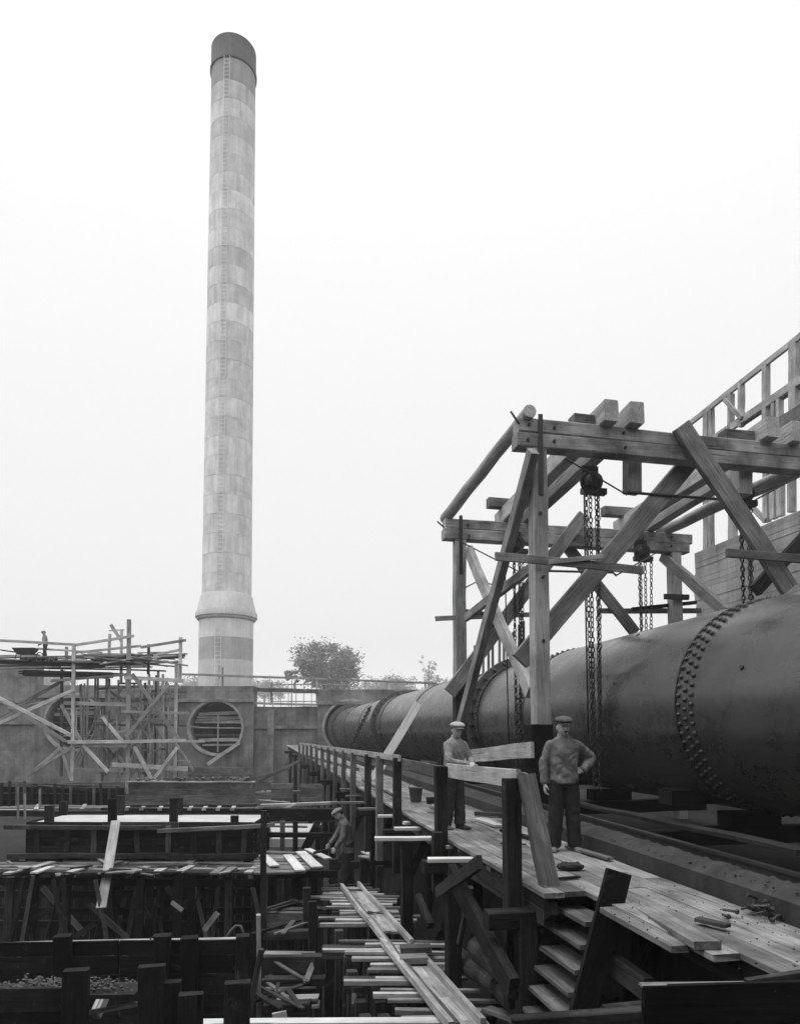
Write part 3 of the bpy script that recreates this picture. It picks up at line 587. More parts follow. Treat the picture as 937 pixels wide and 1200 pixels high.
# ================================================================== STEPS DOWN FROM THE WALKWAY
stp = thing('wooden_steps', 'short open wooden stair going down from the walkway edge', 'stairs', ats(640, 1185, 6.4))
tl = [ats(px, py, 6.78) for (px, py) in ((647, 1058), (641, 1082), (635, 1108.5), (628.5, 1132), (622, 1156), (615, 1181))]
tl[0] = Vector(tl[0])
for i, p in enumerate(tl):
    L, z = p.dot(RT), p.z; dpt = .27
    t = timber('tread', PL(L+dpt/2-.02, 6.02, z-.02), PL(L+dpt/2-.02, 6.8, z-.02+R_.uniform(-.008, .008)), dpt, .045, M['mid'], stp, n=1)
sa, sb = tl[0], tl[-1]
vL, vz = (sb.dot(RT)-sa.dot(RT)), (sb.z-sa.z); un = Vector((vL, vz)).normalized()
def stringer(s, w, m, up0, dn, off=.15):
    a = PL(sa.dot(RT)+off-un.x*up0, s, sa.z-.02-un.y*up0); b = PL(sb.dot(RT)+off+un.x*dn, s, sb.z-.02+un.y*dn)
    timber('stringer', a, b, .05, w, M[m], stp, up=(RT*(-vz)+UP*vL).normalized())
stringer(5.97, .25, 'wet', .5, .5); stringer(6.84, .26, 'old', -.05, .4)
# ================================================================== LOW GANGWAY OF PLANKS OVER THE PIT
ZG = -1.89
gw = thing('plank_gangway', 'narrow wheelbarrow gangway of long planks over rows of cross timbers', 'gangway', atz(480, 1120, -3.5))
def q(px, py, dz=0): return atz(px, py, ZG+dz)
for (a, b, c, d) in ((406, 1040, 545, 1205), (411, 1040, 556, 1205), (416.5, 1040, 567, 1205)):
    timber('board', q(a, b), q(a+(c-a)*.32, b+(d-b)*.32), .17, .04, M['gang'], gw); timber('board', q(a+(c-a)*.42, b+(d-b)*.42, .002), q(c, d, .002), .19, .04, M['gang'], gw)
timber('edge_strip', q(400, 1038, .06), q(462, 1118, .06), .07, .1, M['new'], gw); timber('edge_strip', q(447, 1102, .07), q(529, 1203, .07), .08, .1, M['new'], gw)
timber('edge_strip', q(404, 1040, .05), q(462, 1115, .05), .05, .08, M['mid'], gw); timber('edge_strip', q(460, 1112, .05), q(536, 1203, .05), .05, .08, M['mid'], gw)
timber('edge_strip', q(420, 1036, .06), q(483, 1104, .06), .07, .1, M['new'], gw); timber('edge_strip', q(496, 1121, .06), q(566, 1199, .06), .07, .1, M['new'], gw)
sticks = [(385, 433, 1038), (377, 436, 1041), (377, 445, 1044), (386, 442, 1046.5), (378, 450, 1049), (362, 468, 1051.5), (376, 465, 1054), (387, 465, 1057), (389, 460, 1060), (382, 483, 1064), (398, 466, 1068), (398, 467, 1071), (373, 492, 1075), (393, 488, 1079), (375, 487, 1084),
 (397, 521, 1104), (428, 531, 1108), (378, 500, 1113), (404, 538, 1117), (412, 537, 1124), (434, 533, 1131), (431, 534, 1138), (440, 548, 1146), (403, 520, 1152), (446, 562, 1160), (437, 540, 1167), (454, 585, 1173), (463, 602, 1185), (470, 560, 1194)]
for i, (a, b, y) in enumerate(sticks):
    thick = R_.choice((.04, .04, .05, .07)); timber('cross_timber', q(a, y+R_.uniform(-1, 1), -.06-thick/2+.02), q(b, y+R_.uniform(-1, 1), -.06-thick/2+.02), R_.uniform(.07, .13), thick, M[R_.choice(('gang', 'new', 'mid'))], gw)
for (a, b, y) in ((378, 425, 1113), (402, 470, 1151), (364, 400, 1066)): timber('cap_beam', q(a, y+3, -.2), q(b+60, y+3, -.2), .2, .2, M['old'], gw)
for i in range(9):                                   # trestle pairs below
    t = i/8; py = 1050+t*140; px0 = 388+t*40; px1 = 440+t*105
    for px in (px0, px0+22, px1): a = q(px, py, -.12); timber('trestle_leg', (a.x, a.y, -6.2), a, .15, .15, M['old'], gw)
timber('brace', q(415, 1170, -.2), q(425, 1200, -1.3), .06, .14, M['mid'], gw)
for (px, py, w, lab) in ((487, 1112, 18, 'upper of two short board offcuts stacked on the gangway'), (484, 1124, 16, 'lower of two short board offcuts stacked on the gangway')):
    o = timber('offcut', q(px-w, py, .1), q(px+w, py-1, .1), .22, .09, M['mid'], None, label=lab, cat='offcut')
def pincers(px, py, z, lab, sc=1):
    c = atz(px, py, z); t = thing('pincers', lab, 'tool', c)
    rod('handle', [c+Vector((-.02, 0, .02))*sc, c+Vector((.12, .05, .02))*sc, c+Vector((.26, .02, .02))*sc], .014, M['dark'], t); rod('handle', [c+Vector((-.02, 0, .02))*sc, c+Vector((.1, -.06, .02))*sc, c+Vector((.24, -.08, .02))*sc], .014, M['dark'], t)
    rod('jaw', [c+Vector((-.02, 0, .02))*sc, c+Vector((-.09, .05, .02))*sc, c+Vector((-.12, -.01, .02))*sc, c+Vector((-.08, -.05, .02))*sc, c+Vector((-.02, 0, .02))*sc], .02, M['dark'], t)
pincers(412, 1044, ZG+.03, 'iron pincers on the far end of the gangway'); pincers(438, 1071, ZG+.03, 'iron pincers halfway along the gangway boards', 1.2)
# ================================================================== STAGING AND FORMWORK OF THE PIT
YB = 16.5
fx = thing('slab_formwork', 'long boarded formwork box filled with pale fresh concrete', 'formwork', at(165, 1010, YB))
def fz(py, Y=YB): return at(165, py, Y).z
zt_, zb_ = fz(963), fz(1009); x0, x1 = at(32, 963, YB).x, at(298, 963, YB).x; yb1 = YB+1.75
boxes('concrete_slab', [(((x0+x1)/2, (YB+yb1)/2+.05, zt_-.12), (x1-x0-.1, yb1-YB-.02, .16))], M['slab'], fx)
nb = 5; hb = (zt_-zb_)/nb
for i in range(nb):
    z = zb_+hb*(i+.5)
    for k in range(3): xa = x0+(x1-x0)*k/3; timber('board', (xa+.01, YB, z), (xa+(x1-x0)/3-.01, YB, z), .04, hb-.012, M['wet' if i < 4 else 'old'], fx, jit=.004)
    timber('board', (x0-.02, YB+.04, z), (x0-.02, yb1, z), .04, hb-.012, M['wet'], fx, jit=.003); timber('board', (x1+.02, YB+.04, z), (x1+.02, yb1, z), .04, hb-.012, M['wet'], fx, jit=.003); timber('board', (x0, yb1+.03, z), (x1, yb1+.03, z), .04, hb-.012, M['wet'], fx, jit=.003)
timber('waler', at(6, 969, YB-.12), at(190, 970, YB-.12), .1, .1, M['old'], fx); timber('waler', at(185, 974, YB-.16), at(322, 967, YB-.16), .09, .09, M['mid'], fx)
timber('waler', at(10, 1003, YB-.1), at(210, 1003, YB-.1), .1, .12, M['old'], fx); timber('waler', at(200, 1005, YB-.12), at(300, 1003, YB-.12), .1, .12, M['old'], fx)
for px in (44, 78, 110, 162, 197, 228, 256, 285): timber('stud', at(px, 1008, YB-.07), at(px+R_.uniform(-3, 3), 968, YB-.07), .12, .05, M[R_.choice(('wet', 'old', 'mid'))], fx)
for (px, t, Y) in ((58.5, 944, YB+.25), (75, 939, yb1-.05), (132.5, 936, YB+.12), (141.5, 932, yb1-.05), (204, 935, YB+.15), (210, 935, yb1), (275, 956, YB+.2)):
    b = at(px, t, Y); timber('stump', (b.x, Y, zt_-.2), (b.x, Y, b.z), .19, .16, M['wet'], fx)
timber('leaning_plank', at(136, 962, YB-.25), at(119, 1064, YB-1.6), .2, .045, M['new'], None, up=D, label='pale plank leaning steeply against the long formwork box', cat='plank')
# staging planks in front of and round the box
st = thing('pit_staging', 'dark timber staging on many legs below the formwork box', 'staging', at(150, 1022, YB-1) - UP*4)
zs = fz(1013, YB-.3)
for i, (y, a, b, m) in enumerate(((1012, -60, 150, 'mid'), (1012, 152, 330, 'mid'), (1015.5, -60, 120, 'mid'), (1016, 118, 296, 'old'), (1019, -60, 210, 'gang'), (1019, 205, 372, 'gang'), (1022, 40, 300, 'old'))):
    p = atz(a, y, zs); q2 = atz(b, y+R_.uniform(-1, 1), zs); timber('plank', p, q2, .22, .05, M[m], st)
for px, y in ((8, 1024), (38, 1017), (40, 1023), (118, 1016), (152, 1023), (213, 1016), (210, 1022), (250, 1024), (262, 1024), (180, 1024), (290, 1023), (75, 1024), (316, 1023), (340, 1022)):
    p = atz(px, y, zs+.05); timber('plank_end', p, p+Vector((R_.uniform(.0, .18), .7, .0)), .17, .035, M[R_.choice(('gang', 'new', 'mid'))], st)
zl = zs-.1
for k, px in enumerate((12, 40, 68, 78, 127, 138, 165, 176, 196, 208, 226, 236, 268, 300, 306)):
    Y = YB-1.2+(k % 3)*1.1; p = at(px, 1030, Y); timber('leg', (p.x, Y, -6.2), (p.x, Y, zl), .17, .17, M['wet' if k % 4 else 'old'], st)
for (a, b, c, d, Y) in ((28, 1028, 14, 1098, 15.2), (75, 1030, 78, 1096, 15.0), (38, 1078, 62, 1064, 15.4), (85, 1100, 112, 1082, 15.1), (195, 1040, 215, 1062, 15.3), (200, 1065, 238, 1050, 16.4), (105, 1060, 150, 1100, 15.6), (240, 1090, 255, 1070, 15.2), (160, 1050, 175, 1075, 15.4), (50, 1040, 100, 1095, 16.5)):
    timber('brace', at(a, b, Y), at(c, d, Y), .08, .12, M[R_.choice(('mid', 'old', 'gang'))], st)
for y, Y in ((1032, 15.6), (1048, 17), (1068, 16.8), (1082, 17.4)): timber('ledger', at(-40, y, Y), at(300, y+R_.uniform(-3, 3), Y), .1, .16, M['wet'], st)
timber('offcut', at(201, 1057, 15.1), at(214, 1067, 15.1), .09, .03, M['new'], None, up=D, label='pale offcut caught among the dark staging legs', cat='offcut')
for i in range(46):                                  # slats and laths left about on and under the staging
    if i < 22: a = atz(R_.uniform(-5, 300), R_.uniform(1011, 1024), zs+.06+R_.uniform(0, .05)); b = a+Vector((R_.uniform(-.6, .9), R_.uniform(-.35, .5), R_.uniform(-.01, .03)))
    else: a = at(R_.uniform(0, 296), 1030, R_.uniform(14.9, 17.5)); a.z = zl; b = a+Vector((R_.uniform(-1.2, 1.2), R_.uniform(-.3, .3), -4.2))
    timber('slat', a, b, R_.uniform(.05, .11), .03, M[R_.choice(('mid', 'gang', 'old', 'old'))], st)
# backing boards of the pit behind the staging
bk = thing('pit_boarding', 'dark upright boarding at the back of the pit under the staging', 'boarding', at(150, 1060, 19) - UP*3)
for i in range(44):
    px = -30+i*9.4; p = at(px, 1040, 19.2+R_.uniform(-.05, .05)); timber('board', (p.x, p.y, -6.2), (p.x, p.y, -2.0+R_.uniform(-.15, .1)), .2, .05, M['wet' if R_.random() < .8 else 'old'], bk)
# ---------------- nearest forms, bottom left
nf = thing('near_formwork', 'dark boarded formwork wall with square posts at the lower left', 'formwork', at(140, 1180, 10))
YN = 10.0
for i, (y0, y1) in enumerate(((1105, 1122), (1123, 1144), (1145, 1168), (1169, 1192), (1193, 1216))):
    for (a, b) in ((-40, 140), (140, 292)):
        timber('board', at(a+1, (y0+y1)/2-(a+100)*.012, YN), at(b-1, (y0+y1)/2-(b+100)*.012, YN), .05, (y1-y0-1)/F*YN, M['wet'], nf, jit=.005)
for px, t, w in ((74, 1096, 18), (191, 1096, 18), (222.5, 1098, 19), (284, 1096, 15)):
    p = at(px, t, YN-.14); timber('post', (p.x, p.y, -3.6), p, w/F*YN, .2, M['wet'], nf)
timber('cap_strip', at(-40, 1108, YN+.08), at(290, 1101, YN+.08), .14, .03, M['gang'], nf)
n2 = thing('near_form_posts', 'foremost dark form of boards and broad posts at the bottom left corner', 'formwork', at(140, 1190, 8.2))
YQ = 8.2
for (y0, y1) in ((1158, 1186), (1187, 1216)): timber('board', at(-30, (y0+y1)/2, YQ), at(80, (y0+y1)/2-1, YQ), .05, (y1-y0-1)/F*YQ, M['wet'], n2)
for px, t, w in ((89, 1136, 27), (179, 1131, 29), (203, 1150, 18), (224, 1164, 26), (278, 1151, 29)):
    p = at(px, t, YQ-.1-(.15 if px == 224 else 0)); timber('post', (p.x, p.y, -3.8), p, w/F*YQ, .14, M['wet'], n2)
timber('brace', at(103, 1187, YQ+.2), at(165, 1176, YQ+.2), .05, .05, M['gang'], n2); timber('brace', at(112, 1190, YQ+.6), at(122, 1168, YQ+.8), .1, .14, M['gang'], n2)
timber('ledge', at(-30, 1163, YQ+.28), at(165, 1160, YQ+.28), .42, .05, M['old'], n2)
rub = []
RV = []; RFc = []
ico = [(0, 0, 1), (.9, 0, .4), (.28, .85, .4), (-.72, .53, .4), (-.72, -.53, .4), (.28, -.85, .4), (0, 0, -.5)]; icf = [(0, 1, 2), (0, 2, 3), (0, 3, 4), (0, 4, 5), (0, 5, 1), (6, 2, 1), (6, 3, 2), (6, 4, 3), (6, 5, 4), (6, 1, 5)]
def rubble(name, pts, r, mat, label, cat):
    V = []; Fc = []
    for p in pts:
        k = r*R_.uniform(.35, 1.2); b = len(V); mz = Matrix.Rotation(R_.uniform(0, 6.28), 3, 'Z') @ Matrix.Rotation(R_.uniform(-.6, .6), 3, 'X')
        V += [Vector(p) + mz @ Vector((x*k*R_.uniform(.7, 1.3), y*k, z*k*.8)) for x, y, z in ico]; Fc += [tuple(b+i for i in f) for f in icf]
    return tag(stuff(mesh_obj(name, V, Fc, M[mat])), label, cat)
zl2 = at(40, 1162, YQ+.28).z+.03
rubble('gravel', [(at(R_.triangular(-5, 160, 70), 1150, YQ+.3).x, YQ+R_.uniform(.1, .46), zl2+R_.triangular(0, .13, .01)) for _ in range(700)], .026, 'rub', 'loose gravel and mortar spilled on the ledge of the near form', 'gravel')
for px, lab in ((109, 'small bent iron hoop on the cap of the near form, left one'), (181, 'small bent iron hoop sticking up near the square posts')):
    pts = [at(px-(7 if px == 109 else 6), 1106, YN+.1), at(px-4, 1099, YN+.1), at(px, 1096, YN+.1), at(px+4, 1098, YN+.1), at(px+6, 1105, YN+.1)]
    tag(rod('iron_hoop', pts, .012, M['rail']), lab, 'hoop') if px == 181 else None
tag(rod('bent_hose', [at(265, 1099, YN+.2), at(270, 1091, YN+.2), at(276, 1085, YN+.2), at(282, 1085, YN+.2), at(286, 1095, YN+.2)], .02, M['rub']), 'curved pale hose end arching behind the right hand square post', 'hose')
# pole standing between form and gangway with spattered mortar
for (px, t, b, w, Y, m, lab) in ((303, 1072, 1215, 5, 11, 'new', 'pale spattered upright plank at the right end of the near form'), (309, 950, 1215, 7, 13.5, 'old', 'tall dark upright between the formwork and the gangway'), (296, 1112, 1215, 6, 9.2, 'old', 'slanting dark strut before the spattered upright')):
    timber('upright', at(px-(8 if px == 296 else 0), b, Y), at(px+(10 if px == 296 else 0), t, Y), w/F*Y, .1, M[m], None, label=lab, cat='post')
# pit between staging and gangway: ledgers and slabs
pit = thing('pit_cribbing', 'dark timber cribbing down in the pit left of the gangway', 'cribbing', at(340, 1130, 13) - UP*3)
for y, Y, m, th in ((1068, 14.5, 'mid', .14), (1076, 14.4, 'mid', .3), (1096, 13.5, 'old', .16), (1120, 12.4, 'mid', .12), (1129, 12.3, 'old', .3), (1150, 11.6, 'old', .12), (1171, 11, 'gang', .05), (1178, 11, 'gang', .05), (1183, 10.6, 'old', .2), (1160, 11.8, 'mid', .06)):
    timber('ledger', at(310, y, Y), at(362+R_.uniform(0, 20), y+R_.uniform(-2, 2), Y), .2, th, M[m], pit)
for px, t, Y in ((366, 1056, 13), (372, 1120, 12), (386, 1120, 12), (397, 1090, 12.5), (360, 1040, 14), (412, 1150, 11), (330, 1030, 15), (350, 1028, 16)): p = at(px, t, Y); timber('leg', (p.x, p.y, -6.2), p, .15, .15, M['old'], pit)
for i in range(14):
    y_, Y_, th_ = R_.choice(((1068, 14.5, .14), (1096, 13.5, .16), (1120, 12.4, .12), (1150, 11.6, .12), (1171, 11, .05), (1183, 10.6, .2))); a = at(R_.uniform(311, 362), y_, Y_); a.z += th_/2+.03; dx_ = R_.uniform(-.5, .5); timber('scrap_lath', a-Vector((dx_, .3, 0)), a+Vector((dx_, R_.uniform(.3, .7), .02)), R_.uniform(.05, .1), .03, M[R_.choice(('mid', 'old', 'old'))], pit)
timber('short_board', at(327, 1186, 10.2), at(330, 1210, 10.2), .2, .04, M['white'], None, up=D, label='short white board standing at the bottom edge beside the gangway', cat='board')
timber('white_plank', at(232, 1199, 8.6), at(522, 1197, 8.6), .16, .05, M['white'], None, label='long pale plank lying level along the bottom edge under the gangway', cat='plank')
# platform where the stooping man works
pf = thing('work_platform', 'small plank platform with offcuts beside the stooping workman', 'platform', at(340, 1022, YB) - UP*3)
for i in range(7): timber('plank', atz(298, 1003+i*3.2, -1.42), atz(372-R_.uniform(0, 20), 1003+i*3.2+R_.uniform(-1, 1), -1.42), .24, .045, M['gang' if i % 2 else 'deck'], pf)
for (a, b, c, d, m) in ((308, 1002, 322, 1015, 'white'), (337, 1002, 352, 1020, 'white'), (352, 998, 372, 1016, 'white'), (310, 998, 345, 1000, 'deck'), (360, 995, 385, 1006, 'white'), (428, 998, 442, 1003, 'white'), (424, 1003, 440, 1006, 'gang')): timber('offcut', atz(a, b, -1.38+R_.uniform(0, .04)), atz(c, d, -1.37+R_.uniform(0, .04)), R_.uniform(.16, .3), .03, M[m], pf)
for px in (302, 320, 345, 368, 392, 425, 445): p = at(px, 1020, YB+R_.uniform(-.6, 1)); timber('leg', (p.x, p.y, -6.2), (p.x, p.y, -1.46), .16, .16, M['old'], pf)
timber('ledger', at(300, 1023, YB-.5), at(395, 1024, YB-.5), .1, .16, M['wet'], pf); timber('ledger', at(390, 1014, YB+.6), at(470, 1012, YB+.6), .12, .18, M['wet'], pf)
# ---------------- forms and beams in the middle distance
Y2 = 25.0
mp_ = thing('boarded_panel', 'long weathered boarded panel standing below the round opening', 'panel', at(224, 948, Y2))
for i in range(4): timber('board', at(151, 920.5+i*7.6, Y2), at(299, 921+i*7.6, Y2), .06, 7.2/F*Y2, M['mid'], mp_, jit=.004)
timber('cap', at(150, 916, Y2+.1), at(299, 916.6, Y2+.1), .3, .05, M['gang'], mp_)
rubble('mortar_spill', [(at(R_.uniform(160, 295), 915, Y2+.3).x, Y2+R_.uniform(0, .3), at(200, 915, Y2).z+R_.uniform(.0, .08)) for _ in range(90)], .09, 'rub', 'crumbled mortar lying along the top of the long boarded panel', 'rubble')
lp = thing('dark_forms', 'row of dark form boxes at the left below the scaffold', 'formwork', at(75, 945, 24))
for i in range(3): timber('board', at(-40, 925+i*7.5, 24), at(146, 927+i*7, 24), .06, .2, M['wet'], lp)
for px in range(2, 146, 9): timber('stud', at(px, 946, 23.9), at(px+R_.uniform(-1, 1), 921+R_.uniform(-6, 4), 23.9), .09, .07, M['old' if R_.random() < .7 else 'mid'], lp)
timber('cap', at(45, 921, 24.1), at(146, 930, 24.1), .3, .06, M['old'], lp)
for i in range(7): timber('lath', at(R_.uniform(0, 40), R_.uniform(917, 926), 25), at(R_.uniform(70, 145), R_.uniform(917, 930), 25.5), .09, .05, M[R_.choice(('mid', 'gang', 'old'))], lp)
ml = thing('beam_stack', 'long level beams laid behind the fresh concrete box', 'beams', at(150, 952, 20.5))
for (a, b, y, Y, m, h) in ((-40, 140, 947, 21.5, 'gang', .06), (-40, 60, 949.5, 21, 'gang', .06), (140, 300, 945, 22, 'old', .14), (120, 320, 950, 21, 'old', .16), (-30, 130, 953, 20.3, 'wet', .16), (130, 310, 947.5, 21.6, 'mid', .05), (20, 150, 944.5, 22.4, 'mid', .06)): timber('beam', at(a, y, Y), at(b, y+R_.uniform(-.7, .7), Y), .2, h, M[m], ml)
for px in (42, 96, 148, 166, 187, 222, 239, 255, 272): timber('cross_lath', at(px, 949, 20.8), at(px+4, 943, 22.6), .12, .05, M[R_.choice(('gang', 'new'))], ml)
for i, (px, t, b) in enumerate(((21.5, 922, 961), (29.5, 930, 960), (47, 925, 946))): timber('lath_upright', at(px, b, 18.6), at(px, t, 18.6), .05, .05, M['gang'], None, label='thin upright lath at the left end of the concrete box, %s' % ('leftmost of three', 'middle of three', 'rightmost of three')[i], cat='lath')
for (a, b, c, d, Y, lab) in ((318, 343, 918, 941, 22, 'dark form panel left of the square panel in the middle ground'), (352, 377, 918.5, 939, 21.5, 'square boarded panel standing near the foot of the railing posts')):
    f_ = thing('form_panel', lab, 'panel', at((a+b)/2, d, Y))
    for i in range(4): timber('board', at(a, c+(d-c)*(i+.5)/4, Y), at(b, c+(d-c)*(i+.5)/4, Y), .05, (d-c)/4/F*Y-.01, M['mid'], f_, jit=.002)
    for px in (a+3, b-3): timber('batten', at(px, d, Y+.06), at(px, c, Y+.06), .1, .05, M['old'], f_)
mb = thing('middle_bridging', 'heavy dark beams bridging the pit behind the stooping workman', 'beams', at(350, 955, 19))
timber('beam', at(308, 954, 19), at(392, 955, 19), .3, .34, M['wet'], mb); timber('beam', at(306, 944, 20.5), at(395, 941, 20.5), .2, .08, M['gang'], mb); timber('beam', at(300, 930, 23), at(356, 928, 23), .2, .1, M['mid'], mb); timber('beam', at(315, 978, 18), at(395, 979, 18), .14, .12, M['wet'], mb)
for px in (312, 331, 346, 372, 381, 389): timber('post', at(px, 1005, 18.6), at(px, 962, 18.6), .13, .13, M['wet' if px != 331 else 'mid'], mb)
timber('brace', at(357, 996, 18.2), at(372, 967, 18.2), .12, .22, M['wet'], mb)
for (a, b, c, d, Y, m) in ((303, 938, 340, 941, 21, 'gang'), (300, 947, 330, 943, 21, 'gang'), (330, 949, 350, 941, 20, 'white'), (316, 968, 360, 969, 20, 'gang'), (312, 958, 318, 982, 18.4, 'white')): timber('lath', at(a, b, Y), at(c, d, Y), .14, .05, M[m], mb)
for i in range(30): a = atz(R_.uniform(298, 372), R_.uniform(924, 960), -2.6); timber('lath', a, a+Vector((R_.uniform(-1.6, 1.6), R_.uniform(-1.5, 1.5), R_.uniform(0, .1))), R_.uniform(.1, .25), .06, M[R_.choice(('mid', 'gang', 'old', 'new'))], mb)
for (a, b, c, d, Y, lab) in ((303, 916, 352, 891, 30, 'long pole slanting up to the far railing posts'), (303, 911, 340, 900, 40, 'plank slanting on the basin floor before the wall')): timber('slanting_pole', at(a, b, Y), at(c, d, Y), .12, .12, M['mid'], None, label=lab, cat='pole')
bf = thing('block_footing', 'low timber lined footing under the clear round opening', 'footing', at(262, 915, 55))
for i in range(2): timber('board', at(221, 903+i*8, 55), at(299, 903.5+i*8, 55), .1, 7.6/F*55, M['mid'], bf)
pfz = atz(330, 984, -1.75); pfb = atz(330, 966, -1.75)
tag(boxes('concrete_footing', [((at(333, 975, 23).x, (pfz.y+pfb.y)/2, -1.85), (1.9, pfb.y-pfz.y, .25))], M['slab']), 'pale flat concrete footing seen between dark posts left of the stooping workman', 'footing')
# ---------------- lower right corner
cr = thing('corner_form', 'black form panel with pale top edge in the lower right corner', 'panel', at(820, 1195, 4.4))
for i in range(2): timber('board', at(752, 1166+i*24, 4.4), at(980, 1160+i*24, 4.4), .04, 23/F*4.4, M['blk'], cr)
timber('cap', at(750, 1154, 4.42), at(874, 1153, 4.42), .06, .014, M['mid'], cr); timber('cap', at(874, 1152, 4.5), at(980, 1136, 4.5), .05, .05, M['old'], cr)
timber('bottom_beam', at(600, 1203, 4.7), at(760, 1192, 4.7), .1, .12, M['old'], None, label='dark beam along the bottom edge below the steps', cat='beam')
kb = thing('tied_struts', 'pale struts lashed together with rope beside the steps', 'struts', atz(620, 1195, -2.0))
timber('strut', atz(602, 1155, -1.75), atz(632, 1195, -1.7), .08, .08, M['new'], kb); timber('strut', atz(570, 1182, -1.9), atz(640, 1206, -1.8), .16, .05, M['gang'], kb); timber('strut', atz(592, 1186, -1.9), atz(615, 1206, -1.85), .16, .04, M['gang'], kb)
for k in range(5):
    c = atz(620, 1186, -1.68)+Vector((R_.uniform(-.02, .02), 0, k*.025-.03)); rod('lashing', [c+Vector((.1*math.cos(a), .08*math.sin(a), .03*math.sin(a+k))) for a in [i*.7 for i in range(10)]], .014, M['slab'], kb)
for i, (a, b, c, d) in enumerate(((560, 1110, 600, 1150), (535, 1120, 585, 1155), (590, 1160, 620, 1190))):
    p, q2 = atL(a, b, 3.1), atL(c, d, 3.0); o = pole('rubble_log', p, q2, .16, .13, M['old']); tag(o, 'round log in the dark under the walkway, %s' % ('upper one', 'middle one', 'lowest one')[i], 'log', 'logs under the walkway')
# ================================================================== SCAFFOLD BEFORE THE WALL, LEFT
sc = thing('timber_scaffold', 'tangled pole scaffold with plank platform in front of the left opening', 'scaffold', at(110, 920, 48))
def S(name, x0, y0, x1, y1, Y=48, w=.2, h=.2, m='scaf'): return timber(name, at(x0, y0, Y), at(x1, y1, Y+R_.uniform(-.3, .3)), w*1.05, h*1.05, M[m], sc, n=2)
S('standard', 150, 930, 151.5, 726, 46.5, .24, .24); S('standard', 85, 915, 87, 754, 46.5, .2, .22); S('standard', 205, 912, 207, 774, 47, .2, .2); S('standard', 211, 800, 212, 747, 46.5, .2, .2)
for (x, t, b, Y) in ((72, 785, 910, 49), (126, 790, 880, 50), (128, 743, 770, 48), (142, 739, 800, 50), (175, 790, 915, 49), (185, 786, 915, 50), (190, 790, 915, 51), (180, 795, 915, 52), (196, 800, 915, 50), (171, 800, 915, 51), (163, 830, 915, 52), (120, 820, 915, 50), (174, 755, 790, 47.5), (78, 758, 775, 48)): S('standard', x, b, x+R_.uniform(-1, 1), t, Y, .17, .17, R_.choice(('scaf', 'scaf', 'mid')))
for (a, b, c, d, Y, h) in ((-10, 750, 88, 755.5, 46.3, .2), (88, 756, 157, 745, 46.3, .2), (85, 765, 165, 757, 46.6, .18), (165, 758.5, 218, 750, 46.3, .2), (40, 760, 120, 765, 47, .16), (180, 768, 214, 761, 46.5, .18), (146, 794, 215, 798, 46.3, .3), (60, 798, 150, 790, 47, .2), (75, 824, 160, 826, 46.6, .3), (143, 834, 222, 836, 46.2, .2), (80, 870, 218, 868, 46.2, .26), (120, 868.5, 240, 869, 46.6, .2), (85, 874, 150, 874, 46.4, .26), (88, 902, 145, 903, 46.5, .3), (132, 896, 220, 901, 46.4, .34), (140, 844, 200, 845, 47.5, .15), (110, 845, 190, 842, 50, .15), (10, 830, 90, 815, 55, .1), (128, 739, 146, 738, 48, .1), (105, 810, 210, 806, 52, .1)): S('ledger', a, b, c, d, Y, .12, h*.8)
for (a, b, c, d, Y) in ((-10, 852, 88, 808, 46.1), (-10, 813, 84, 862, 45.9), (0, 820, 76, 868, 48.5), (-5, 842, 75, 797, 49), (155, 790, 212, 870, 46), (198, 802, 148, 864, 46.1), (158, 875, 178, 914, 46.2), (208, 876, 180, 914, 46.2), (33, 908, 84, 876, 46.2), (38, 905, 72, 876, 48.5), (98, 873, 127, 905, 46.3), (120, 840, 143, 868, 47), (128, 810, 150, 824, 48), (72, 826, 96, 870, 48.5), (130, 732, 143, 752, 47.8), (116, 905, 145, 872, 48), (72, 876, 84, 914, 48), (140, 880, 158, 905, 48), (160, 855, 190, 830, 50), (150, 870, 170, 845, 52)): S('brace', a, b, c, d, Y, .1, .22)
for i in range(34):
    x = R_.uniform(95, 208); t = R_.uniform(790, 850); S('standard', x, R_.uniform(880, 916), x+R_.uniform(-2, 2), t, R_.uniform(47, 53), .12, .12, R_.choice(('new', 'new', 'scaf', 'mid')))
for i in range(34):
    x = R_.uniform(108, 185); y = R_.uniform(800, 905); S('ledger', x, y, x+R_.uniform(20, 60), y+R_.uniform(-3, 3), R_.uniform(47, 53), .08, .13, R_.choice(('new', 'new', 'scaf', 'mid')))
for i in range(26):
    x = R_.uniform(100, 200); y = R_.uniform(800, 870); S('brace', x, y, x+R_.choice((-1, 1))*R_.uniform(15, 32), y+R_.uniform(25, 48), R_.uniform(46.5, 53), .07, .14, R_.choice(('new', 'new', 'scaf', 'mid')))
for i in range(24):                                  # platform boards on several levels
    y = 771+R_.uniform(-3, 14); a = R_.uniform(-30, 130); S('platform_board', a, y-(a-60)*.01, a+R_.uniform(60, 100), y+R_.uniform(-2, 2), 46.5+R_.uniform(0, 3.5), .4, .07, R_.choice(('mid', 'scaf', 'old')))
for i in range(22):
    a = R_.uniform(95, 165); S('platform_board', a, 769+R_.uniform(-3, 10), a+R_.uniform(40, 70), 770+R_.uniform(-4, 12), 46+R_.uniform(0, 4), .3, .08, R_.choice(('mid', 'scaf', 'new')))
for i in range(6): S('platform_board', -30, 772+i*.8, 120, 777+i*.8, 46.4+i*.55, .52, .08, 'mid')
for i in range(7): S('platform_board', 28+R_.uniform(-4, 6), 786+i*.9, 130+R_.uniform(-6, 20), 789+i*.9, 46.8+i*.6, .55, .09, 'old')
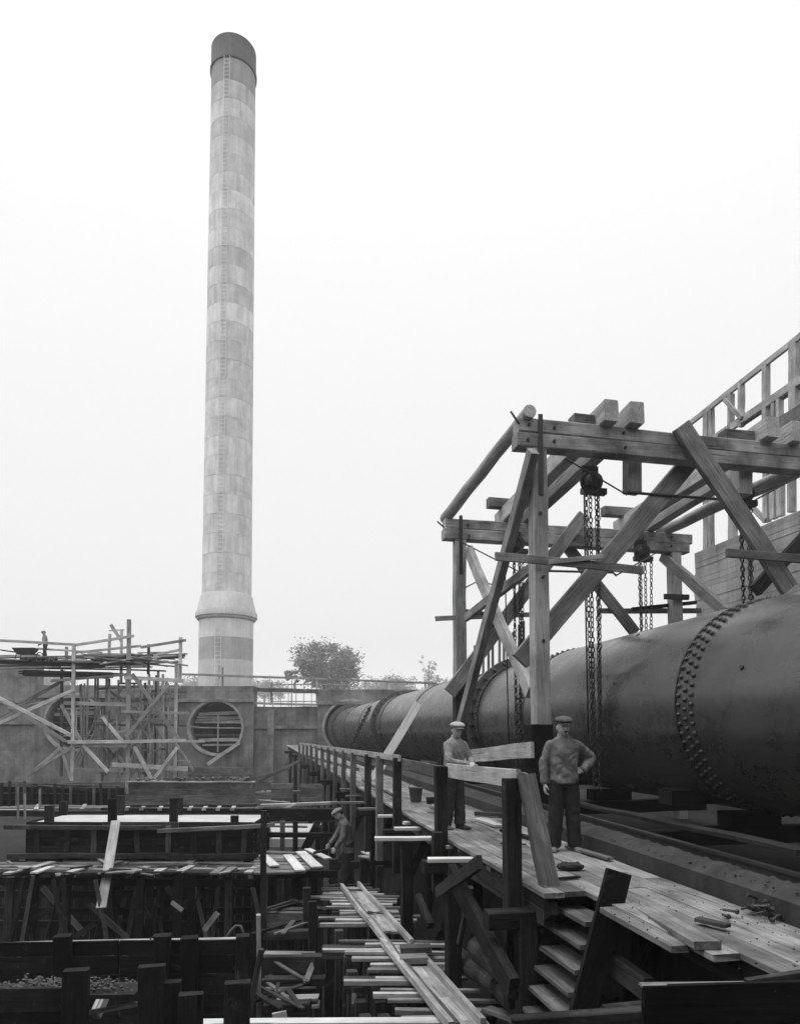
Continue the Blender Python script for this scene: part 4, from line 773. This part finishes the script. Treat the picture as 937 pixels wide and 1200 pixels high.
for i in range(12): a = R_.uniform(100, 170); S('platform_board', a, 766+R_.uniform(-3, 14), a+R_.uniform(35, 60), 768+R_.uniform(-4, 16), 46.2+R_.uniform(0, 4), .25, .06, R_.choice(('mid', 'scaf', 'old')))
for i in range(8): px = 30+i*5; S('platform_board', px, 774, px+2, 771, 45.6, .2, .1, 'old')
# ================================================================== WORKMEN
SKIN = cloth('skin', .5, .1, 14); HAIR = cloth('dark_hair', .03, .2); EYE_ = cloth('dark_eye', .03, .1)  # eyes are plain dark ellipsoids
def loft(V, Fc, st, sides=16, xref=Vector((1, 0, 0))):
    b0 = len(V); n = len(st)
    for i, (c, rx, ry) in enumerate(st):
        c = Vector(c); t = (Vector(st[min(i+1, n-1)][0]) - Vector(st[max(i-1, 0)][0])).normalized()
        x = (xref - t*xref.dot(t)); x = x.normalized() if x.length > .05 else t.orthogonal().normalized(); y = t.cross(x)
        for k in range(sides): a = 2*math.pi*k/sides; V.append(c + x*(rx*math.cos(a)) + y*(ry*math.sin(a)))
    for i in range(n-1):
        for k in range(sides): p, q_ = b0+i*sides+k, b0+i*sides+(k+1) % sides; Fc.append((p, q_, q_+sides, p+sides))
    Fc.append(tuple(b0+k for k in reversed(range(sides)))); Fc.append(tuple(b0+(n-1)*sides+k for k in range(sides)))
def limb(V, Fc, pts, rs, sides=14):
    """rounded tapered limb through joints, with points between joints so bends stay full"""
    st = []; P = [Vector(p) for p in pts]
    d0 = (P[0]-P[1]).normalized(); d1 = (P[-1]-P[-2]).normalized()
    st.append((P[0]+d0*rs[0]*.7, rs[0]*.5, rs[0]*.5)); st.append((P[0]+d0*rs[0]*.35, rs[0]*.85, rs[0]*.85))
    for i in range(len(P)-1):
        for k in range(4): t = k/4; r = rs[i]+(rs[i+1]-rs[i])*t; st.append((P[i].lerp(P[i+1], t), r, r))
    st.append((P[-1], rs[-1], rs[-1])); st.append((P[-1]+d1*rs[-1]*.3, rs[-1]*.85, rs[-1]*.85)); st.append((P[-1]+d1*rs[-1]*.6, rs[-1]*.5, rs[-1]*.5))
    loft(V, Fc, st, sides)
def ball(V, Fc, c, r, mat=None, seg=16, f=None):
    b0 = len(V); ring = seg//2
    for i in range(1, ring):
        th = math.pi*i/ring
        for k in range(seg):
            a = 2*math.pi*k/seg; d = Vector((math.sin(th)*math.cos(a), math.sin(th)*math.sin(a), math.cos(th)))
            p = f(d) if f else Vector((d.x*r[0], d.y*r[1], d.z*r[2])); V.append(Vector(c) + (mat @ p if mat else p))
    for s_ in (1, -1):
        d = Vector((0, 0, s_)); p = f(d) if f else Vector((0, 0, s_*r[2])); V.append(Vector(c) + (mat @ p if mat else p))
    T, B = len(V)-2, len(V)-1
    for i in range(ring-2):
        for k in range(seg): p, q_ = b0+i*seg+k, b0+i*seg+(k+1) % seg; Fc.append((p, p+seg, q_+seg, q_))
    for k in range(seg): Fc.append((T, b0+k, b0+(k+1) % seg)); Fc.append((B, b0+(ring-2)*seg+(k+1) % seg, b0+(ring-2)*seg+k))
def gauss(x, m, s): return math.exp(-((x-m)/s)**2)
def face(d):
    x, y, z = d; p = Vector((x*.076*(1-.25*max(0, -z)**1.5), y*.096, z*.122))
    if y < 0:
        fr = min(1, -y*1.6)
        p.y -= fr*(.030*gauss(x, 0, .17)*gauss(z, -.18, .2) + .012*gauss(x, 0, .13)*gauss(z, .1, .2) + .008*gauss(z, .27, .1)*gauss(x, 0, .8) + .014*gauss(z, -.78, .2)*gauss(x, 0, .35) + .006*gauss(z, -.5, .07)*gauss(x, 0, .3))
        p.y += fr*(.016*(gauss(x, .36, .17)+gauss(x, -.36, .17))*gauss(z, .08, .12) + .006*gauss(z, -.62, .05)*gauss(x, 0, .3))
    return p
def hand(V, Fc, w, dirv, pn, side, curl):
    w, d, pn = Vector(w), Vector(dirv).normalized(), Vector(pn); pn = (pn - d*pn.dot(d)).normalized(); ac = d.cross(pn)*side
    loft(V, Fc, [(w-d*.02, .024, .02), (w+d*.015, .03, .018), (w+d*.05, .042, .017), (w+d*.09, .043, .016), (w+d*.105, .036, .012)], 12, ac)
    for k, ln in enumerate((.068, .08, .075, .058)):
        b = w + d*.095 + ac*(.033-.022*k); a = 0; pts = [b]; dd = d
        for j in range(3): a += curl*(.6+.25*j); dd = d*math.cos(a)+pn*math.sin(a); b = b + dd*(ln*(.45, .32, .25)[j]); pts.append(b)
        limb(V, Fc, pts, (.0095, .009, .0085, .007), 8)
    b = w + d*.025 + ac*.035; limb(V, Fc, [b, b+(d*.7+ac*.6+pn*.3).normalized()*.045, b+(d*.7+ac*.6+pn*.3).normalized()*.045+(d*.9+ac*.1+pn*.5).normalized()*.04], (.013, .011, .008), 8)
def remesh(name, V, Fc, vox, mat, smooth=2, fold=0, fs=9, seed=0, star=None):
    me = bpy.data.meshes.new(name); me.from_pydata([tuple(v) for v in V], [], Fc); bm = bmesh.new(); bm.from_mesh(me); bmesh.ops.recalc_face_normals(bm, faces=bm.faces); bm.to_mesh(me); bm.free()
    o = bpy.data.objects.new(name+'_tmp', me); COL.objects.link(o)
    m = o.modifiers.new('r', 'REMESH'); m.mode = 'VOXEL'; m.voxel_size = vox
    if smooth: sm = o.modifiers.new('s', 'SMOOTH'); sm.iterations = smooth; sm.factor = .5
    dg = bpy.context.evaluated_depsgraph_get(); r = bpy.data.meshes.new_from_object(o.evaluated_get(dg)); bpy.data.objects.remove(o)
    if fold:
        r.update()
        co = [v.co.copy() for v in r.vertices]; nr = [v.normal.copy() for v in r.vertices]
        for v, c, n_ in zip(r.vertices, co, nr):
            q_ = Vector((c.x*fs*1.1 + c.z*fs*.5, c.y*fs, c.z*fs*.75 - abs(c.x)*fs*.6)) + Vector((seed, 0, 0))
            a = 1-abs(noise.noise(q_))*2.2; b = noise.noise(q_*2.3); dd = fold*(a*.8+b*.5)
            if star and n_.y < .2:                   # creases pulled towards a button
                ex, ez = c.x-star[0], c.z-star[1]; rr_ = math.hypot(ex, ez*.8); dd += .0045*math.sin(7*math.atan2(ez, ex)+seed+5*noise.noise(c*9))*math.exp(-((rr_-.1)/.1)**2)
            dd += .0035*noise.noise(c*16)*math.sin(c.z*55+c.x*30+9*noise.noise(c*6))*2*max(0, min(1, (abs(c.x)-.17)/.06))   # sleeve rucks
            v.co = c + n_*dd
    r.polygons.foreach_set('use_smooth', [True]*len(r.polygons)); r.materials.clear(); r.materials.append(mat); r.name = name
    return r
def person(label, loc, rotz, scale, P, jm, tm, cm, seed=0, moustache=False, group=None):
    root = thing('person', label, 'person', loc, group)
    Mx = Matrix.Translation(loc) @ Matrix.Rotation(rotz, 4, 'Z') @ Matrix.Scale(scale, 4)
    def put(name, me, parent): o = new_obj(name, me, parent); o.matrix_basis = Mx; WM[o.name] = Mx; return o
    hc = Vector(P['head']); hr = Matrix.Rotation(P.get('yaw', 0), 3, 'Z') @ Matrix.Rotation(P.get('nod', 0), 3, 'X')
    V, Fc = [], []
    loft(V, Fc, [(c, rx*.82, ry*.85) for c, rx, ry in P['spine']], 18)
    nb_ = Vector(P['spine'][-1][0]); loft(V, Fc, [(nb_-UP*.06, .07, .065), (nb_+UP*.0, .062, .062), (nb_.lerp(hc, .5), .056, .06), (hc+hr @ Vector((0, .02, -.03)), .055, .06)], 14)
    ball(V, Fc, hc, None, hr, 40, face)
    for sx in (-1, 1): ball(V, Fc, hc+hr @ Vector((sx*.078, .012, -.005)), (.012, .02, .032), hr, 10)
    for s_ in 'ab':
        limb(V, Fc, [Vector(P['sh'+s_])-UP*.03-Vector((P['sh'+s_][0]*.16, 0, 0)), P['el'+s_], P['wr'+s_]], (.045, .038, .027)); d_, pn_, cu = P['hd'+s_]
        hand(V, Fc, P['wr'+s_], d_, pn_, 1 if s_ == 'a' else -1, cu)
        limb(V, Fc, [P['hip'+s_], P['kn'+s_], P['an'+s_]], (.08, .055, .04))
        an = Vector(P['an'+s_]); limb(V, Fc, [an, an+Vector(P['toe'+s_])*.09-UP*.05], (.03, .02))
    put('body', remesh('body', V, Fc, .0068, SKIN, 2), root)
    V, Fc = [], []                                   # jacket
    loft(V, Fc, P['jacket'], 22)
    for s_ in 'ab':
        w = Vector(P['wr'+s_]); e = Vector(P['el'+s_]); cu = w + (e-w).normalized()*.015
        limb(V, Fc, [Vector(P['sh'+s_])*1 - UP*.02 - Vector((P['sh'+s_][0]*.12, 0, 0)), e, cu], (.074, .062, .05))
    put('jacket', remesh('jacket', V, Fc, .011, jm, 4, .010, 8, seed, (.0, 1.12)), root)
    jk = P['jacket'][-1]; V, Fc = [], []; c0_ = Vector(jk[0]); loft(V, Fc, [(c0_-UP*.045, .088, .084), (c0_-UP*.01, .078, .078), (c0_+UP*.018, .074, .072), (c0_+UP*.02, .066, .064)], 18); me = bpy.data.meshes.new('collar'); me.from_pydata([tuple(v) for v in V], [], Fc); me.materials.append(jm); me.polygons.foreach_set('use_smooth', [True]*len(me.polygons)); put('collar', me, root)
    V, Fc = [], []                                   # trousers
    ha, hb = Vector(P['hipa']), Vector(P['hipb']); ball(V, Fc, (ha+hb)/2+UP*.02, (.18, .125, .13))
    for s_ in 'ab':
        an = Vector(P['an'+s_]); kn = Vector(P['kn'+s_]); limb(V, Fc, [P['hip'+s_], kn, an+UP*.0], (.108, .09, .088))
    put('trousers', remesh('trousers', V, Fc, .011, tm, 3, .012, 7, seed+5), root)
    for s_ in 'ab':
        an = Vector(P['an'+s_]); t = Vector(P['toe'+s_]).normalized(); x = t.cross(UP); V, Fc = [], []; z0 = an.z-.065
        loft(V, Fc, [(Vector((an.x, an.y, z0))-t*.075, .02, .025), (Vector((an.x, an.y, z0))-t*.06, .036, .04), (Vector((an.x, an.y, z0+.012)), .042, .06), (Vector((an.x, an.y, z0))+t*.08, .046, .042), (Vector((an.x, an.y, z0-.006))+t*.15, .047, .032), (Vector((an.x, an.y, z0-.01))+t*.195, .03, .02)], 14, x)
        V = [Vector((v.x, v.y, max(v.z, an.z-.09))) for v in V]; me = bpy.data.meshes.new('boot'); me.from_pydata([tuple(v) for v in V], [], Fc); me.materials.append(P.get('boot', M['old'])); me.polygons.foreach_set('use_smooth', [True]*len(me.polygons)); put('boot', me, root)
    # flat cap: soft crown over a band, with a visor
    def capf(d):
        r = Vector((d.x*.118, d.y*.138, d.z*(.056 if d.z > 0 else .034))); r.y -= .018; r.z -= .02*max(0, -d.y) ; return r
    V, Fc = [], []; cc = hc + hr @ Vector((0, -.004, .092)); ball(V, Fc, cc, None, hr, 24, capf)
    loft(V, Fc, [(hc+hr @ Vector((0, 0, .05)), .084, .102), (hc+hr @ Vector((0, 0, .09)), .09, .108)], 20)
    cp = put('cap', remesh('cap', V, Fc, .008, cm, 2, .003, 20, seed), root)
    V, Fc = [], []
    def visf(d): return Vector((d.x*.075, d.y*.06-.105, d.z*.008-.35*max(0, -d.y)*.06+.045 - d.x*d.x*.02))
    ball(V, Fc, hc+hr @ Vector((0, 0, .012)), None, hr, 18, visf); me = bpy.data.meshes.new('visor'); me.from_pydata([tuple(v) for v in V], [], Fc); me.materials.append(cm); me.polygons.foreach_set('use_smooth', [True]*len(me.polygons)); put('visor', me, cp)
    V, Fc = [], []; ball(V, Fc, hc+hr @ Vector((0, .035, .02)), (.08, .072, .075), hr, 16); me = bpy.data.meshes.new('hair'); me.from_pydata([tuple(v) for v in V], [], Fc); me.materials.append(HAIR); put('hair', me, root)
    for sx in (-1, 1): V, Fc = [], []; ball(V, Fc, hc+hr @ Vector((sx*.028, -.083, .009)), (.014, .008, .007), hr, 10); me = bpy.data.meshes.new('eye'); me.from_pydata([tuple(v) for v in V], [], Fc); me.materials.append(EYE_); put('eye', me, root)
    V, Fc = [], []; pts_ = [Vector((.01, P['jacket'][i][0][1]-P['jacket'][i][2]-.006, P['jacket'][i][0][2])) for i in range(6)]; loft(V, Fc, [(p_, .006, .003) for p_ in pts_[1:]], 8); me = bpy.data.meshes.new('placket'); me.from_pydata([tuple(v) for v in V], [], Fc); me.materials.append(jm); put('placket', me, root)
    if moustache: V, Fc = [], []; ball(V, Fc, hc+hr @ Vector((0, -.101, -.058)), (.032, .01, .009), hr, 12); me = bpy.data.meshes.new('moustache'); me.from_pydata([tuple(v) for v in V], [], Fc); me.materials.append(HAIR); put('moustache', me, root)
    return root
def jacket(hem, flare, c=lambda z: 0):
    return [((0, c(hem), hem), flare, flare*.68), ((0, c(1.0), 1.0), .178, .132), ((0, c(1.12), 1.12), .184, .137), ((0, c(1.2), 1.2), .192, .14), ((0, c(1.28), 1.28), .2, .139), ((0, c(1.36), 1.36), .205, .125), ((0, c(1.405), 1.405), .185, .11), ((0, c(1.45), 1.45), .13, .095), ((0, c(1.48), 1.48), .085, .08), ((0, c(1.505), 1.505), .072, .072)]
def spine(c=lambda z: 0): return [((0, c(.86), .86), .16, .12), ((0, c(1.05), 1.05), .15, .11), ((0, c(1.25), 1.25), .17, .12), ((0, c(1.4), 1.4), .16, .1), ((0, c(1.47), 1.47), .08, .07)]
J1, J2, J3 = cloth('worn_grey_jacket', .17, .55, 5), cloth('light_canvas_jacket', .28, .3, 5), cloth('dull_work_jacket', .14, .35, 6)
T1, T2 = cloth('dark_work_trousers', .035, .25, 5), cloth('grey_trousers', .06, .25, 5)
CP1, CP2, CP3 = cloth('grey_tweed_cap', .11, .3, 30), cloth('light_cap', .42, .2, 20), cloth('dun_cap', .22, .2, 20)
p1 = atz(661, 997, zd(8.4)); p1.z = zd(p1.dot(D))-.003
person('man in worn grey jacket and tweed cap, hand on hip, facing the camera', p1, math.radians(4), 1.0, dict(
    head=(-.005, -.02, 1.605), yaw=math.radians(6), spine=spine(), jacket=jacket(.875, .205),
    sha=(-.185, 0, 1.395), ela=(-.255, .02, 1.13), wra=(-.262, -.03, .88), hda=((.02, -.12, -1), (1, 0, .1), .5),
    shb=(.185, 0, 1.395), elb=(.42, .09, 1.19), wrb=(.245, -.05, 1.05), hdb=((-.8, .35, -.3), (0, .8, -.5), .55),
    hipa=(-.095, 0, .9), kna=(-.115, -.02, .5), ana=(-.125, .02, .09), toea=(-.35, -.95, 0), hipb=(.095, 0, .9), knb=(.11, -.02, .5), anb=(.125, -.02, .09), toeb=(.25, -.97, 0), boot=M['mid']), J1, T1, CP1, 1, True)
p2 = atz(531, 971, zd(10.5)); p2.z = zd(p2.dot(D))-.003
lean = lambda z: -.10*max(0, z-.9)
person('young man in light jacket and pale cap leaning on the walkway rail', p2, math.radians(38), .965, dict(
    head=(0, -.09, 1.6), yaw=math.radians(-12), nod=.02, spine=spine(lean), jacket=jacket(.83, .205, lean),
    sha=(-.185, -.05, 1.39), ela=(-.24, -.17, 1.10), wra=(.02, -.34, 1.05), hda=((.9, -.35, .05), (.1, .3, -.9), .3),
    shb=(.185, -.05, 1.39), elb=(.25, -.16, 1.12), wrb=(.08, -.37, 1.08), hdb=((-.6, -.6, -.1), (.3, .3, -.9), .4),
    hipa=(-.09, 0, .9), kna=(-.1, -.02, .5), ana=(-.1, .05, .09), toea=(-.3, -.95, 0), hipb=(.09, 0, .9), knb=(.1, -.03, .5), anb=(.09, -.06, .09), toeb=(.3, -.95, 0), boot=M['mid']), J2, T2, CP2, 3)
p3 = atz(407, 1037, ZG); p3.z = ZG+.015
stoop = lambda z: -.22*max(0, z-.9)
person('stooping workman seen from the side handling a plank on the gangway', p3, math.radians(-75), 1.0, dict(
    head=(0, -.2, 1.57), nod=.45, spine=spine(stoop), jacket=jacket(.72, .22, stoop),
    sha=(-.18, -.1, 1.36), ela=(-.2, -.2, 1.1), wra=(-.12, -.38, .9), hda=((0, -.5, -.8), (.8, 0, -.2), .6),
    shb=(.18, -.1, 1.36), elb=(.22, -.14, 1.08), wrb=(.16, -.3, .85), hdb=((0, -.5, -.8), (-.8, 0, -.2), .6),
    hipa=(-.09, 0, .9), kna=(-.1, -.04, .5), ana=(-.1, .08, .09), toea=(-.1, -1, 0), hipb=(.09, 0, .9), knb=(.1, -.06, .5), anb=(.1, -.1, .09), toeb=(.1, -1, 0)), J3, T1, CP3, 6)
timber('held_plank', p3+Vector((-.75, -.12, .72)), p3+Vector((-.2, -.1, .84)), .12, .05, M['wet'], None, label='dark plank held by the stooping workman', cat='plank')
p4 = at(53, 773, 46.8)
person('distant man standing on the scaffold platform behind the wheelbarrow', p4, math.radians(-60), 1.12, dict(
    head=(0, -.1, 1.6), nod=.1, spine=spine(lean), jacket=jacket(.83, .2, lean),
    sha=(-.185, -.05, 1.39), ela=(-.22, -.08, 1.12), wra=(-.2, -.28, .92), hda=((0, -.7, -.6), (1, 0, 0), .6), shb=(.185, -.05, 1.39), elb=(.22, -.08, 1.12), wrb=(.2, -.28, .92), hdb=((0, -.7, -.6), (-1, 0, 0), .6),
    hipa=(-.09, 0, .9), kna=(-.1, -.02, .5), ana=(-.1, .05, .09), toea=(0, -1, 0), hipb=(.09, 0, .9), knb=(.1, -.03, .5), anb=(.09, -.06, .09), toeb=(0, -1, 0)), J2, T2, CP2, 9)
# ================================================================== SMALL THINGS
wbp = at(31, 773, 46.6)
wb_ = thing('wheelbarrow', 'small dark wheelbarrow standing on the scaffold platform', 'wheelbarrow', wbp)
def wv(x, y, z): return wbp + Vector((x, y, z))*1.05
V = [wv(x, y, z) for z, k in ((.32, .62), (.72, 1)) for x, y in ((-.75*k, -.4*k), (.62*k, -.4*k), (.62*k, .4*k), (-.75*k, .4*k))]
mesh_obj('tray', V, [(3, 2, 1, 0), (0, 1, 5, 4), (1, 2, 6, 5), (2, 3, 7, 6), (3, 0, 4, 7)], M['dark'], wb_)
for y in (-.28, .28): timber('handle', wv(-1.7, y, .62), wv(.8, y*.4, .28), .06, .07, M['old'], wb_); timber('leg', wv(-.55, y, .02), wv(-.45, y, .5), .05, .05, M['old'], wb_)
m2 = Matrix.Translation(wv(.85, 0, .24)) @ Matrix.Rotation(math.pi/2, 4, 'X'); lathe('wheel', [(.2, -.03), (.25, -.03), (.25, .03), (.2, .03)], M['dark'], wb_, m2, 20, close=True)
bp = atz(487, 939, zd(15.5)); bp.z = zd(bp.dot(D))
bu = thing('bucket', 'dark iron bucket with handle standing on the walkway', 'bucket', bp); lathe('pail', [(.0, .02), (.115, .01), (.15, .29), (.158, .3), (.145, .285), (.11, .03), (0, .03)], M['tin'], bu, Matrix.Translation(bp), 24)
rod('handle', [bp+Vector((.15*math.cos(a), .03, .29+.15*math.sin(a))) for a in [math.pi*i/10 for i in range(11)]], .008, M['dark'], bu)
tb = atz(505, 945, 0); tb.z = zd(14); boxes_o = timber('small_crate', tb+Vector((-.09, 0, .07)), tb+Vector((.1, .02, .07)), .14, .13, M['wet'], None, label='small dark block on the walkway beside the bucket', cat='block')
def deck_plank(a, b, c, d, w, h, m, lab, nm='loose_board', z=.03, up=UP):
    p, q_ = atz(a, b, zd(9)), atz(c, d, zd(9)); p.z = zd(p.dot(D))+z; q_.z = zd(q_.dot(D))+z; return timber(nm, p, q_, w, h, M[m], None, up=up, label=lab, cat='board')
deck_plank(560, 964, 585, 972, .16, .035, 'gang', 'short flat board on the deck right of the leaning young man')
deck_plank(556, 959, 690, 964, .1, .07, 'old', 'long dark batten lying beside the kerb behind the standing man', 'batten', .05)
deck_plank(588, 976, 630, 987, .1, .04, 'wet', 'dark strip of board on the deck left of the standing man'); deck_plank(586, 990, 616, 991, .02, .015, 'wet', 'thin dark rod on the deck near the post', 'thin_rod', .02)
deck_plank(665, 994, 715, 1008, .1, .03, 'mid', 'narrow board lying at the feet of the standing man')
deck_plank(816, 1076, 852, 1084, .09, .03, 'old', 'rough offcut with bark lying near the open deck joint', 'offcut', .04)
deck_plank(655, 1029, 678, 1027, .05, .02, 'wet', 'small iron wedge on the deck above the steps', 'wedge', .02)
deck_plank(425, 921, 462, 938, .08, .05, 'mid', 'narrow batten on the far deck before the bucket'); deck_plank(505, 950, 540, 960, .1, .05, 'gang', 'short batten behind the legs of the leaning young man')
rubble('wood_chips', [PL(R_.uniform(3.0, 4.25), R_.triangular(3.2, 13, 5), zd(6)+.0) for _ in range(300)], .011, 'wet', 'scattered wood chips and dirt on the walkway boards', 'debris')
rag = atz(668, 1019, zd(8)); V, Fc = [], []; ball(V, Fc, rag+UP*.03, None, None, 20, lambda d: Vector((d.x*.16, d.y*.06, max(-.03, d.z*.05+.03*noise.noise(d*3))))); tag(mesh_obj('rag', V, Fc, M['old'], smooth=True), 'crumpled dark rag lying on the deck near the steps', 'rag')
hb_ = []; hp = atz(908, 1071, zd(6))
V, Fc = [], []
for i in range(60):
    c = hp + Vector((R_.gauss(0, .16), R_.gauss(0, .1), .02+abs(R_.gauss(0, .035)))); d_ = Vector((R_.uniform(-1, 1), R_.uniform(-1, 1), R_.uniform(-.4, .4))).normalized(); ln = R_.uniform(.04, .07)
    loft(V, Fc, [(c-d_*ln, .012, .012), (c+d_*ln*.8, .012, .012)], 6); loft(V, Fc, [(c+d_*ln*.8, .024, .024), (c+d_*ln*1.1, .02, .02)], 7)
tag(stuff(mesh_obj('bolt_heap', V, Fc, M['dark'])), 'heap of short dark iron rivets on the deck beside the kerb', 'rivets')
rubble('spilled_mortar', [PL(4.55+R_.uniform(-.16, .16), R_.uniform(3.3, 9.5), zd(6)+.22) for _ in range(260)], .022, 'kerb', 'crumbs of mortar spilled along the top of the rough kerb', 'mortar')
timber('leaning_board', atz(437, 914, zd(19)), atL(490, 824, 4.9), .28, .03, M['white'], None, up=(UP*.75-D*.65).normalized(), label='fresh white board leaning from the far walkway against the pipe side', cat='board')
tag(chain_mesh('leaning_chain', [atL(434, 828, 6.6), atL(420, 856, 6.5), atL(408, 882, 6.4)], .3, .035, M['dark'], None), 'heavy chain hanging across the far end of the pipe', 'chain')
tag(rod('iron_hoop', [atL(437+9*math.cos(a), 897-10*math.sin(a), 4.2) for a in [math.pi*(.15+i*.1) for i in range(9)]], .035, M['dark']), 'curved iron hoop beside the foot of the white leaning board', 'hoop')
timber('guard_board', atL(538, 887, 4.75), atL(623, 879, 4.75), .06, .28, M['new'], None, label='broad pale board fixed level behind the young man to the gantry foot', cat='board')
timber('gusset_block', ats(641, 848, SN+.3), ats(636, 812, SN+.3), .16, .2, M['brace'], g)
# ================================================================== TREES BEYOND THE WALL
def leaf_mat(name, v):
    m, t, b = base_mat(name, .7, .2); oi = N(t, 'ShaderNodeNewGeometry'); n1 = N(t, 'ShaderNodeTexNoise', Scale=.6, Detail=3.0); t.links.new(oi.outputs['Position'], n1.inputs[0])
    t.links.new(mth(t, 'MULTIPLY', rng(t, n1.outputs[0], .3, .7, .6, 1.5), v), b.inputs['Base Color']); return m
LEAF = leaf_mat('autumn_leaves', .15)
def tree(label, px, py, Y, rx, rz, n, clumps, ls, name='tree'):
    c = at(px, py, Y); base = Vector((c.x, Y, ground_z(c.x, Y)-.2)); t = thing(name, label, 'tree', base, 'trees beyond the wall')
    tr = pole('trunk', base, c+UP*rz*.1, .03*rx+.18, .02*rx+.06, M['old'], t, 10, 5, .1)
    V = []; Fc = []; rr = random.Random(int(px)); cl = []
    for k in range(clumps):
        while True:
            d = Vector((rr.uniform(-1, 1), rr.uniform(-1, 1), rr.uniform(-.9, 1)))
            if .25 < d.length < 1: break
        cl.append((c+Vector((d.x*rx, d.y*rx, d.z*rz)), rr.uniform(.16, .32)*rx))
    for k in range(min(10, clumps)): pole('limb', c+UP*(-rz*.3+.05*k*rz), cl[k][0], .09*rx/5, .03, M['old'], tr, 6, 3, .15)
    for cc_, cr_ in cl:
        for i in range(n):
            d = Vector((rr.gauss(0, .5), rr.gauss(0, .5), rr.gauss(0, .42)))*cr_; a = Vector((rr.uniform(-1, 1), rr.uniform(-1, 1), rr.uniform(-.6, .6))).normalized(); b = a.orthogonal().normalized(); s_ = ls*rr.uniform(.6, 1.3); p = cc_+d; k0 = len(V)
            V += [p-a*s_, p+b*s_*.55, p+a*s_, p-b*s_*.55]; Fc.append((k0, k0+1, k0+2, k0+3))
    mesh_obj('crown', V, Fc, LEAF, t); return t
tree('broad round crowned leafy tree behind the wall right of the chimney', 380, 783, 215, 10.2, 7.6, 150, 62, .5)
tree('small loose bush at the left foot of the round leafy tree', 342, 794, 215, 2.1, 2.5, 60, 14, .42)
tree('thin bare looking tree far behind the pipe', 502, 785, 190, 2.6, 5, 26, 26, .2)
tree('faint low tree at the skyline left of the thin one', 465, 803, 380, 12, 4, 50, 26, .8)
for i, (px, py) in enumerate(((-20, 800), (20, 797), (58, 799), (225, 808), (310, 808), (440, 808), (530, 804))):
    tree('low tree in the distant skyline beyond the wall, %s from the left' % ('first', 'second', 'third', 'fourth', 'fifth', 'sixth', 'seventh', 'eighth', 'ninth')[i], px, py, 430+30*(i % 3), 18, 5, 60, 30, 1.0, 'distant_tree')
# ================================================================== HAZE
hv = bpy.data.materials.new('haze_air'); hv.use_nodes = True; ht = hv.node_tree; ht.nodes.clear()
pv = ht.nodes.new('ShaderNodeVolumePrincipled'); pv.inputs['Color'].default_value = (1, 1, 1, 1); pv.inputs['Density'].default_value = .0010; ho = ht.nodes.new('ShaderNodeOutputMaterial'); ht.links.new(pv.outputs[0], ho.inputs['Volume'])
hz = boxes('haze', [((0, 0, 43), (2400, 2400, 104))], hv); stuff(hz); hz['label'] = 'thin pale haze filling the air'
